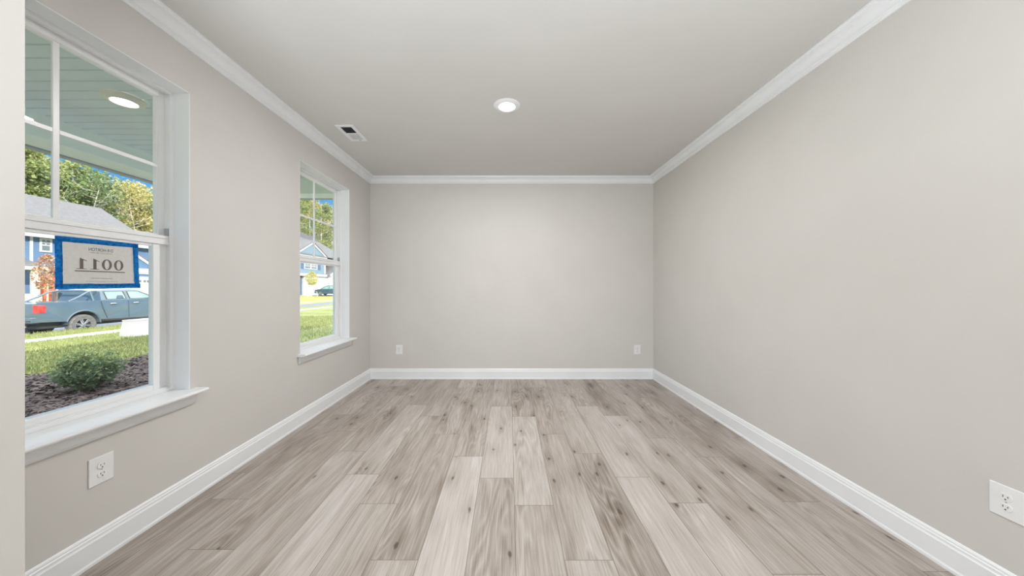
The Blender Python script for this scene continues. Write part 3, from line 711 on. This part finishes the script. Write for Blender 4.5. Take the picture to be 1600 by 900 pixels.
for k in range(3):
    a = k * 2.09 + .4
    MB().tube([(math.cos(a) * .8, math.sin(a) * .8, 0), (math.cos(a) * .7, math.sin(a) * .7, .85)], .035, 6).tube([(math.cos(a) * .7, math.sin(a) * .7, .75), (0, 0, 1.1)], .012, 4).build('stake', stake_m, yt)

# ------------------------------------------------------------------ houses across the street
def siding(name, c):
    m = newmat(name, c, .6, .2); b = m.node_tree.nodes['Principled BSDF']; tc_ = N(m, 'ShaderNodeTexCoord'); sp = N(m, 'ShaderNodeSeparateXYZ'); L(m, tc_.outputs['Object'], sp.inputs[0])
    mu = N(m, 'ShaderNodeMath', operation='MULTIPLY'); mu.inputs[1].default_value = 1 / .16; L(m, sp.outputs['Z'], mu.inputs[0])
    fr = N(m, 'ShaderNodeMath', operation='FRACT'); L(m, mu.outputs[0], fr.inputs[0])
    bp = N(m, 'ShaderNodeBump'); bp.inputs['Strength'].default_value = .9; bp.inputs['Distance'].default_value = .03; bp.invert = True
    L(m, fr.outputs[0], bp.inputs['Height']); L(m, bp.outputs[0], b.inputs['Normal'])
    r = N(m, 'ShaderNodeMapRange'); L(m, fr.outputs[0], r.inputs[0]); r.inputs[1].default_value = .0; r.inputs[2].default_value = .12; r.inputs[3].default_value = .75; r.inputs[4].default_value = 1
    v_ = N(m, 'ShaderNodeVectorMath', operation='SCALE'); v_.inputs[0].default_value = c; L(m, r.outputs[0], v_.inputs['Scale']); L(m, v_.outputs[0], b.inputs['Base Color']); return m
blueA = siding('blue_siding', (.10, .17, .29)); blueB = siding('pale_blue_siding', (.17, .25, .31))
roof_m = noisy(newmat('grey_shingles', (.2, .2, .21), .9), 3, (.115, .115, .12), (.155, .155, .16), 8, vec=(1, 1, 4), bump=.4)
htrim_m = noisy(newmat('house_trim', (.6, .6, .6), .6), 3, (.47, .47, .46), (.52, .52, .51))
red_d = noisy(newmat('orange_red_door', (.8, .16, .08), .5), 3, (.78, .15, .07), (.84, .19, .1))
dglass = noisy(newmat('far_window_glass', (.12, .16, .17), .15, .6), 1, (.10, .14, .15), (.18, .22, .22))
gar_m = noisy(newmat('garage_door_white', (.74, .73, .69), .5), 2, (.50, .49, .46), (.54, .53, .50))
shut_m = noisy(newmat('navy_shutter', (.06, .11, .2), .6), 3, (.05, .1, .18), (.08, .13, .22))

def hb(t, n, m, *boxes, **k):
    mb = MB()
    for b__ in boxes: mb.box(*b__)
    return mb.build(n, m, t, **k)
def hwindow(t, X, ya, yb, za, zb_, sash=True):
    """window on a facade facing +X at plane X (negative)"""
    f = .13
    w_ = hb(t, 'window', htrim_m, (X, X + .06, ya - f, ya, za - f, zb_ + f), (X, X + .06, yb, yb + f, za - f, zb_ + f), (X, X + .06, ya, yb, zb_, zb_ + f), (X, X + .06, ya, yb, za - f, za), (X, X + .045, ya, yb, (za + zb_) / 2 - .04, (za + zb_) / 2 + .04), (X + .01, X + .04, (ya + yb) / 2 - .03, (ya + yb) / 2 + .03, (za + zb_) / 2, zb_), (X + .01, X + .04, ya, yb, (za + 3 * zb_) / 4 - .03, (za + 3 * zb_) / 4 + .03))
    hb(w_, 'pane', dglass, (X - .02, X + .02, ya, yb, za, zb_)); return w_
def gable_prism(t, n, m, y0_, y1_, ze, za, xa, xb, th=0):
    MB().prism([(y0_, ze), (y1_, ze), ((y0_ + y1_) / 2, za)], lambda u, v_, s_: (s_, u, v_), xa, xb).build(n, m, t)

# house A, behind the pick-up
A = empty('blue_house', (-42, 29, -.33), label='blue sided two storey house behind the parked pick-up truck', cat='house')
A.location = (0, 0, 0)
XA = -40.0; eY0, eY1 = 17.0, 36.4
zE = P(37, 361, 40)[1]
hb(A, 'wall', blueA, (-52, XA, eY0, eY1, -.35, zE))
rb = MB(); ridge = (-46.0, P(150, 324, 46)[1])
rb.prism([(XA + .5, zE - .15), (ridge[0], ridge[1]), (-52.5, zE - .15), (-52.5, zE - .35), (ridge[0], ridge[1] - .25), (XA + .5, zE - .35)], lambda u, v_, s_: (u, s_, v_), eY0 - .4, eY1 + .4)
rb.build('roof', roof_m, A)
MB().prism([(XA, zE - .2), (-52, zE - .2), (-46, ridge[1] - .3)], lambda u, v_, s_: (u, s_, v_), eY1 - .05, eY1).build('gable', blueA, A)
hb(A, 'fascia', htrim_m, (XA + .42, XA + .56, eY0 - .4, eY1 + .4, zE - .42, zE - .14))
ya = P(46, 400, 40)[0]; yb_ = P(50.5, 400, 40)[0]
hb(A, 'corner_board', htrim_m, (XA, XA + .07, ya, yb_, 2.6, zE))
wy0, wz1 = P(61.5, 374, 40); wy1, wz0 = P(80.5, 391.5, 40)
hwindow(A, XA, wy0 + .12, wy1 - .12, wz0 - .05, wz1)
# porch
py0, py1 = 22.0, P(68.5, 410, 38.6)[0]
zp1 = P(50, 406, 40)[1]; zp0 = P(50, 414.5, 38.4)[1]
MB().prism([(XA, zp1), (XA + 1.7, zp0), (XA + 1.7, zp0 - .22), (XA, zp0 - .22)], lambda u, v_, s_: (u, s_, v_), py0, py1).build('porch_roof', roof_m, A)
hb(A, 'porch_fascia', htrim_m, (XA, XA + 1.75, py0, py1 + .05, zp0 - .36, zp0 - .08))
ca, cb = P(50.5, 440, 38.5)[0], P(63, 440, 38.5)[0]
hb(A, 'column', htrim_m, (XA + 1.3, XA + 1.5, ca, cb, -.35, zp0 - .3), (XA + 1.2, XA + 1.6, ca - .08, cb + .05, -.35, .5))
hb(A, 'porch_rail', htrim_m, (XA + 1.4, XA + 1.5, py0, ca, -.35, P(40, 459, 38.5)[1]))
da, db = P(62.5, 450, 39.9)[0], P(88, 450, 39.9)[0]
hb(A, 'door', red_d, (XA, XA + .06, da, db, -.2, 2.2))
hb(A, 'door_trim', htrim_m, (XA, XA + .08, da - .15, da, -.3, 2.4), (XA, XA + .08, db, db + .15, -.3, 2.4), (XA, XA + .08, da, db, 2.2, 2.4))
# garage wing
XG = XA + 1.5; g0, g1 = 28.9, 36.2
ga_, za_ = P(215, 399.5, 38.5); gb_, zb_ = P(238, 415, 38.5); sl = (za_ - zb_) / (gb_ - ga_); gm = 32.3
zap = za_ + sl * (ga_ - gm); zev = za_ - sl * (g1 - ga_)
hb(A, 'garage_wall', blueA, (XA, XG, g0, g1, -.35, zev))
MB().prism([(gm - (g1 - gm), zev), (g1, zev), (gm, zap)], lambda u, v_, s_: (s_, u, v_), XA, XG).build('garage_gable', blueA, A)
def rake(t, X, ym, za__, ye, ze, name='rake_board', th=.30, dx=.14, m=None, up=.05):
    for sgn in (1, -1):
        yy = ym + sgn * (ye - ym)
        MB().prism([(ym, za__ + up), (yy, ze + up), (yy, ze + up - th), (ym, za__ + up - th)], lambda u, v_, s_: (s_, u, v_), X, X + dx).build(name, m or htrim_m, t)
rake(A, XG, gm, zap, g1 + .35, zev - .35 * sl)
for sgn in (1, -1):
    yy = gm + sgn * (g1 + .35 - gm); zz = zev - .35 * sl
    MB().prism([(gm, zap + .12), (yy, zz + .12), (yy, zz + .04), (gm, zap + .04)], lambda u, v_, s_: (s_, u, v_), XA - 3, XG + .2).build('garage_roof', roof_m, A)
hb(A, 'band_board', htrim_m, (XG, XG + .08, g0, g1, P(228, 428.5, 38.5)[1], P(228, 420, 38.5)[1]))
zg = P(228, 433, 38.5)[1]
hb(A, 'garage_surround', htrim_m, (XG, XG + .05, g0, g1, -.35, zg + .02))
gd = hb(A, 'garage_door', gar_m, (XG + .05, XG + .09, g0 + .5, g1 - .4, -.35, zg))
zw1, zw0 = P(228, 437.5, 38.5)[1], P(228, 441.5, 38.5)[1]
for k in range(8):
    yy = g0 + .7 + k * .78
    hb(gd, 'pane', dglass, (XG + .08, XG + .10, yy, yy + .26, zw0, zw1), (XG + .08, XG + .10, yy + .32, yy + .58, zw0, zw1))

# house B, seen through the far window
B_ = empty('pale_blue_house', (0, 0, 0), label='pale blue gabled house with a white garage beyond the far window', cat='house')
XB = -38.0
def PB(px, py, X=38.0): return P(px, py, X)
ya, zea = PB(466, 394); ym, zma = PB(488, 379.5); ye_, zee = PB(509, 401.5)
bot = -.33
y0_ = ym - (ye_ - ym)
hb(B_, 'wall', blueB, (-48, XB, 52, ye_ - .3, bot, zee + .1), (-48, XB - 1.2, ye_ - .3, 92, bot, PB(515, 427)[1]))
MB().prism([(y0_, zee), (ye_, zee), (ym, zma)], lambda u, v_, s_: (s_, u, v_), -44, XB).build('gable', blueB, B_)
rake(B_, XB, ym, zma, ye_ + .3, zee - .2, th=.42, up=.2)
for sgn in (1, -1):
    yy = ym + sgn * (ye_ + .3 - ym)
    MB().prism([(ym, zma + .32), (yy, zee + .12), (yy, zee), (ym, zma + .20)], lambda u, v_, s_: (s_, u, v_), -46, XB + .25).build('gable_roof', roof_m, B_)
# main roof behind: slopes down to the right
r1y, r1z = P(462, 362, 44); r2y, r2z = P(488, 372, 44); r3y, r3z = P(523, 389, 40.5)
mb = MB()
mb.prism([(50, zee - .2), (50, r1z - .1), (r1y, r1z), (r2y, r2z - .2), (r3y + 3, zee - .6), (r3y + 3, zee - 1.0)], lambda u, v_, s_: (s_, u, v_), -46, -43)
V = [(XB + .3, 52, zee - .1), (XB + .3, r3y + 2, zee - .1), (-44.0, r2y, r2z), (-44.0, r1y - 14, r1z + 1.0)]
mb.b.faces.new([mb.b.verts.new(v_) for v_ in V])
mb.b.faces.new([mb.b.verts.new(v_) for v_ in (V[1], (-50, r3y + 2, zee - .1), V[2])])
mb.build('roof', roof_m, B_)
hb(B_, 'band_board', htrim_m, (XB, XB + .12, 52, ye_ + .2, zee - .35, zee - .05))
s0, zt_ = PB(474.8, 412); s1, zb2 = PB(495.5, 420.5)
hwindow(B_, XB, s0 + .2, (s0 + s1) / 2 - .15, zb2, zt_); hwindow(B_, XB, (s0 + s1) / 2 + .15, s1 - .2, zb2, zt_)
for a, b__ in ((470.3, 474), (497, 500.4)):
    hb(B_, 'shutter', shut_m, (XB, XB + .07, PB(a, 416)[0], PB(b__, 416)[0], zb2 - .1, zt_ + .05))
# skirt roof and garage below
zk1, zk0 = PB(500, 428)[1], PB(500, 432)[1]
hb(B_, 'corner_board', htrim_m, (XB, XB + .1, PB(506.5, 415)[0], PB(508.2, 415)[0], zk1, zee))
hb(B_, 'skirt_board', htrim_m, (XB, XB + .9, 55, PB(508, 430)[0], zk0 - .05, zk1 - .15))
hb(B_, 'garage_surround', htrim_m, (XB, XB + .55, PB(470, 440)[0], PB(508, 440)[0], bot, zk0))
hb(B_, 'garage_door', gar_m, (XB + .55, XB + .6, PB(475, 440)[0], PB(504, 440)[0], bot, zk0 - .5))
hb(B_, 'porch_opening', shut_m, (XB, XB + .3, PB(465, 440)[0], PB(469, 440)[0], bot, zk0 - .1))
# the lower wing at the right: grey roof with white rake rising to the right
y5, z5 = PB(506, 429.5); y6, z6 = PB(519, 421.0)
hb(B_, 'wing_wall', htrim_m, (-46, XB + 1.0, y5, y5 + 16, bot, z5))
ymw = y5 + 8; zmw = z5 + (z6 - z5) / (y6 - y5) * 8
MB().prism([(y5, z5), (y5 + 16, z5), (ymw, zmw)], lambda u, v_, s_: (s_, u, v_), -42, XB + 1.0).build('wing_gable', htrim_m, B_)
MB().prism([(y5 - .4, z5 - .1), (ymw, zmw + .15), (ymw, zmw - .1), (y5 - .4, z5 - .35)], lambda u, v_, s_: (s_, u, v_), -46, XB + 1.3).build('wing_roof', roof_m, B_)
rake(B_, XB + 1.3, ymw, zmw, y5 + 16, z5, th=.4, up=.1)
hb(B_, 'wing_door', gar_m, (XB + 1.0, XB + 1.06, y5 + 2, y5 + 12, bot, z5 - .8))
for k in range(5): hb(B_, 'pane', dglass, (XB + 1.05, XB + 1.09, y5 + 2.4 + k * 1.9, y5 + 3.9 + k * 1.9, z5 - 1.45, z5 - 1.1))

# ------------------------------------------------------------------ pick-up truck
paint_m = noisy(newmat('truck_paint', (.16, .25, .32), .28, .5, .35), 2, (.10, .15, .19), (.12, .17, .21))
paint_m.node_tree.nodes['Principled BSDF'].inputs['Coat Weight'].default_value = .6
rub_m = noisy(newmat('tyre_rubber', (.12, .115, .11), .85), 12, (.10, .095, .09), (.16, .155, .15))
black_m = noisy(newmat('black_trim', (.03, .03, .03), .5), 5, (.025, .025, .025), (.04, .04, .04))
chrome_m = noisy(newmat('bright_metal', (.7, .7, .7), .25, .5, .9), 5, (.66, .66, .66), (.74, .74, .74))
rimm = noisy(newmat('rim_metal', (.35, .36, .38), .35, .5, .8), 5, (.33, .34, .36), (.40, .41, .43))
tail_m = noisy(newmat('red_lamp', (.7, .03, .03), .25), 6, (.6, .02, .02), (.8, .06, .05))
cglass = noisy(newmat('cab_glass', (.42, .62, .58), .06, .8), 1.5, (.12, .24, .21), (.20, .33, .29))
seat_m = noisy(newmat('cab_seat', (.05, .08, .12), .8), 3, (.04, .06, .10), (.07, .10, .14))
TX, TY, TZ = -16.2, 11.17, RZ                 # near side plane, tail, road
tk = empty('pickup_truck', (TX - .93, TY, TZ), label='grey blue crew cab pick-up truck parked at the kerb outside the near window', cat='truck')
# local: x across (+.93 = the near side), y forward from the tail, z up
def arch(cy, r, zc, n=10, z0=.42):
    out = []
    for k in range(n + 1):
        a = math.pi * k / n; out.append((cy - r * math.cos(a), max(z0, zc + r * math.sin(a))))
    return out
RW, FW_ = 1.28, 4.54
low = [(.02, .62), (.0, .95), (.02, 1.26), (.06, 1.30), (1.80, 1.30), (1.84, 1.30), (4.05, 1.26), (4.60, 1.20), (5.15, 1.08), (5.36, .95), (5.40, .60), (5.30, .42), (FW_ + .47, .42)]
low += arch(FW_, .47, .45)[::-1] + [(FW_ - .47, .50), (RW + .47, .52)] + arch(RW, .47, .45)[::-1] + [(RW - .47, .58)]
def body_side():
    bm = bmesh.new()
    secs = [(-.93, 1.0), (-.90, 1), (.90, 1), (.93, 1)]
    mb = MB(); mb.prism(low, lambda u, v_, s_: (s_ * (1 - .045 * max(0, (v_ - 1.0) / .3)) , u, v_), -.93, .93); return mb
bs = body_side(); bs.build('body', paint_m, tk, bevel=.025)
# cab, tapering inwards to the roof
def loft(levels, name, m, par, bevel=.03):
    mb = MB(); rs = []
    for (hw, ya_, yb__, z) in levels: rs.append([mb.b.verts.new(v_) for v_ in ((-hw, ya_, z), (hw, ya_, z), (hw, yb__, z), (-hw, yb__, z))])
    for a, b__ in zip(rs, rs[1:]):
        for k in range(4): mb.b.faces.new((a[k], a[(k + 1) % 4], b__[(k + 1) % 4], b__[k]))
    mb.b.faces.new(rs[0][::-1]); mb.b.faces.new(rs[-1]); return mb.build(name, m, par, bevel=bevel)
loft([(.885, 1.84, 4.10, 1.22), (.875, 1.84, 4.05, 1.32), (.72, 1.93, 3.25, 1.70), (.66, 2.05, 3.05, 1.755)], 'cab', paint_m, tk, .035)
def side_pane(y0a, y1a, y0b, y1b, z0_, z1_, s_, name='window_pane', m=cglass, out=.004):
    def xw(z): return (.875 + (.72 - .875) * (z - 1.32) / .38) + out
    mb = MB(); a = [(s_ * xw(z0_), y0a, z0_), (s_ * xw(z0_), y1a, z0_), (s_ * xw(z1_), y1b, z1_), (s_ * xw(z1_), y0b, z1_)]
    c_ = [(p[0] - s_ * .01, p[1], p[2]) for p in a]
    A1 = [mb.b.verts.new(p) for p in a]; B1 = [mb.b.verts.new(p) for p in c_]
    mb.b.faces.new(A1); mb.b.faces.new(B1[::-1])
    for k in range(4): mb.b.faces.new((A1[k], A1[(k + 1) % 4], B1[(k + 1) % 4], B1[k]))
    return mb.build(name, m, tk, bevel=.004)
for s_ in (1, -1):
    side_pane(2.00, 2.72, 1.99, 2.69, 1.345, 1.665, s_, 'window_surround', black_m, .003)
    side_pane(2.05, 2.68, 2.03, 2.64, 1.36, 1.65, s_, out=.009)
    side_pane(2.80, 3.86, 2.79, 3.28, 1.345, 1.665, s_, 'window_surround', black_m, .003)
    side_pane(2.85, 3.76, 2.83, 3.22, 1.36, 1.65, s_, out=.009)
    side_pane(2.33, 2.62, 2.42, 2.60, 1.362, 1.50, s_, 'seat', seat_m, .012)
    for yy in (2.05, 2.86):
        MB().tube([(s_ * .945, yy + .03, 1.17), (s_ * .965, yy + .08, 1.175), (s_ * .965, yy + .20, 1.175), (s_ * .945, yy + .25, 1.17)], .018, 8).build('door_handle', chrome_m, tk)
    # door shut lines
    MB().tube([(s_ * .918, 1.80, 1.28), (s_ * .934, 1.86, 1.0), (s_ * .934, 1.99, .60)], .008, 5).build('door_seam', black_m, tk)
    MB().tube([(s_ * .918, 2.74, 1.28), (s_ * .934, 2.74, .58)], .006, 5).build('door_seam', black_m, tk)
    MB().prism([(1.80, .50), (4.0, .44), (4.0, .50), (1.80, .57)], lambda u, v_, q_: (q_, u, v_), s_ * .90, s_ * .95).build('side_step', black_m, tk)
    # tail light
    MB().prism([(-.012, .93), (.24, .95), (.25, 1.0), (.25, 1.14), (.22, 1.20), (-.012, 1.22)], lambda u, v_, q_: (q_, u, v_), s_ * .83, s_ * .939).build('tail_light', tail_m, tk, bevel=.015)
    # wheel-arch lips
    ar = arch(RW, .50, .45, 14); MB().tube([(s_ * .925, a, b__) for a, b__ in ar if b__ > .45], .025, 6).build('fender_lip', paint_m, tk)
    ar = arch(FW_, .50, .45, 14); MB().tube([(s_ * .925, a, b__) for a, b__ in ar if b__ > .45], .025, 6).build('fender_lip', paint_m, tk)
    # sport bar
    bar = MB().tube([(s_ * .80, .92, 1.30), (s_ * .78, 1.22, 1.46), (s_ * .74, 1.50, 1.64), (s_ * .70, 1.62, 1.67), (s_ * .66, 1.84, 1.675)], .030, 8)
    bar.tube([(s_ * .80, 1.66, 1.30), (s_ * .72, 1.62, 1.66)], .035, 8)
    if s_ == 1: bar.tube([(.72, 1.62, 1.66), (.4, 1.64, 1.70), (-.4, 1.64, 1.70), (-.72, 1.62, 1.66)], .035, 8)
    bar.build('sport_bar', chrome_m if s_ == 5 else paint_m, tk, smooth=True)
    # mirror
    MB().box(s_ * .93 if s_ > 0 else -1.13, 1.13 if s_ > 0 else -.93, 3.55, 3.67, 1.33, 1.50, .02).build('side_mirror', paint_m, tk)
MB().quad((-.62, 1.88, 1.38), (.62, 1.88, 1.38), (.55, 1.925, 1.66), (-.55, 1.925, 1.66)).build('rear_window', black_m, tk)
bq = MB(); bq.box(-.93, .93, -.12, .12, .60, .80, .03).box(-.55, .55, -.14, .0, .66, .72); bq.build('rear_bumper', paint_m, tk)
MB().box(.35, .92, -.135, .10, .665, .69).build('bumper_pad', black_m, tk)
MB().box(-.70, .70, .25, 4.9, .36, .62).box(-.78, .78, RW - .05, RW + .05, .36, .46).build('underbody', black_m, tk)
MB().box(-.90, .90, 5.28, 5.46, .50, .78, .03).build('front_bumper', black_m, tk)
MB().box(-.62, .62, 5.36, 5.42, .80, 1.02, .01).build('grille', black_m, tk)
MB().tube([(.3, .3, .50), (.5, .12, .48), (.55, .0, .47)], .03, 8).build('exhaust', chrome_m, tk)
MB().box(-.06, .06, -.0, .02, 1.02, 1.14, .005).box(-.28, .28, -.012, .005, .66, .80, .004).build('tailgate_badge', black_m, tk)
def wheel(s_, cy, par, r=.40, w_=.25):
    x = s_ * .80; rot = Matrix.Translation((x, cy, r)) @ Matrix.Rotation(R(90 * s_), 4, 'Y')
    t = MB().lathe([(r * .62, -w_ / 2), (r * .90, -w_ / 2), (r * .985, -w_ * .40), (r, -w_ * .2), (r, w_ * .2), (r * .985, w_ * .40), (r * .90, w_ / 2), (r * .64, w_ * .46), (r * .60, w_ * .3), (r * .60, -w_ * .3), (r * .62, -w_ / 2)], rot, 40).build('wheel', rub_m, par, smooth=True)
    rm = MB().lathe([(r * .61, w_ * .40), (r * .63, w_ * .44), (r * .57, w_ * .44), (r * .55, w_ * .30), (r * .61, w_ * .28)], rot, 40)
    for k in range(6):
        a = k * math.pi / 3 + .3; ca, sa = math.cos(a), math.sin(a)
        for dd in (-.14, .14):
            c2, s2 = math.cos(a + dd), math.sin(a + dd)
            m2 = MB(); m2.tube([(ca * r * .10, sa * r * .10, w_ * .40), (c2 * r * .58, s2 * r * .58, w_ * .40)], [.030, .018], 6)
            me = bpy.data.meshes.new('t'); m2.b.to_mesh(me); m2.b.free(); me.transform(rot); rm.b.from_mesh(me); bpy.data.meshes.remove(me)
    rm.lathe([(0, w_ * .50), (r * .10, w_ * .49), (r * .15, w_ * .42), (r * .15, w_ * .3)], rot, 16); rm.build('rim', rimm, t, smooth=True)
    MB().lathe([(0, w_ * .18), (r * .60, w_ * .18), (r * .60, w_ * .16), (0, w_ * .16)], rot, 24).build('brake_disc', black_m, t)
for s_ in (1, -1):
    for cy in (RW, FW_): wheel(s_, cy, tk)

# ------------------------------------------------------------------ dark blue car on the far driveway, nose towards the garage
Yc, _ = P(496, 450, 34.2)
car_m = noisy(newmat('car_paint', (.05, .10, .15), .25, .5, .3), 2, (.045, .09, .14), (.06, .11, .16))
cr_ = empty('parked_car', (-34.2, Yc, -.345), R(-90), label='dark blue car on the white driveway beyond the far window', cat='car')
def carp(u, v_, s_): return (s_ * (1 - .16 * max(0, (v_ - .95) / .6)), u, v_)
prof = [(0, .42), (-.02, .75), (.1, .98), (1.0, 1.12), (1.75, 1.62), (2.3, 1.74), (3.6, 1.72), (4.4, 1.25), (4.7, 1.1), (4.75, .5), (4.3, .32)] + arch(3.85, .40, .36, 8, .3)[::-1] + [(3.3, .28), (1.4, .28)] + arch(.95, .40, .36, 8, .3)[::-1] + [(.4, .32)]
MB().prism(prof, carp, -.93, .93).build('body', car_m, cr_, bevel=.03)
for s_ in (1, -1):
    MB().prism([(1.25, 1.12), (1.85, 1.56), (2.5, 1.64), (2.5, 1.12)], lambda u, v_, q_: (q_ * (1 - .16 * max(0, (v_ - .95) / .6)) , u, v_), s_ * .90, s_ * .945).build('window_pane', cglass, cr_)
    MB().prism([(2.6, 1.12), (2.6, 1.64), (3.5, 1.62), (4.1, 1.2)], lambda u, v_, q_: (q_ * (1 - .16 * max(0, (v_ - .95) / .6)), u, v_), s_ * .90, s_ * .945).build('window_pane', cglass, cr_)
    for cy in (.95, 3.85): wheel(s_, cy, cr_, .35, .22)

# ------------------------------------------------------------------ white utility box on the lawn
ub_m = noisy(newmat('white_box_paint', (.6, .6, .6), .5), 3, (.37, .37, .37), (.41, .41, .41))
Yu = 11.75 * F / (VX - 221)
ub = empty('utility_box', (-11.75, Yu, G0 - .02), label='white tapered utility box standing on the front lawn near the road', cat='box')
mb = MB()
def frus(mb, a, b__, c_, d_, z0_, z1_):
    p = [(-a, -b__, z0_), (a, -b__, z0_), (a, b__, z0_), (-a, b__, z0_)]; q_ = [(-c_, -d_, z1_), (c_, -d_, z1_), (c_, d_, z1_), (-c_, d_, z1_)]
    A1 = [mb.b.verts.new(v_) for v_ in p]; B1 = [mb.b.verts.new(v_) for v_ in q_]
    for k in range(4): mb.b.faces.new((A1[k], A1[(k + 1) % 4], B1[(k + 1) % 4], B1[k]))
    mb.b.faces.new(A1[::-1]); mb.b.faces.new(B1)
frus(mb, .26, .40, .21, .34, 0, .50); mb.build('housing', ub_m, ub, bevel=.012)
mb = MB(); frus(mb, .225, .355, .21, .34, .50, .525); mb.build('lid', ub_m, ub, bevel=.006)
MB().box(-.03, .03, -.36, -.345, .30, .38).build('latch', grey_m, ub)
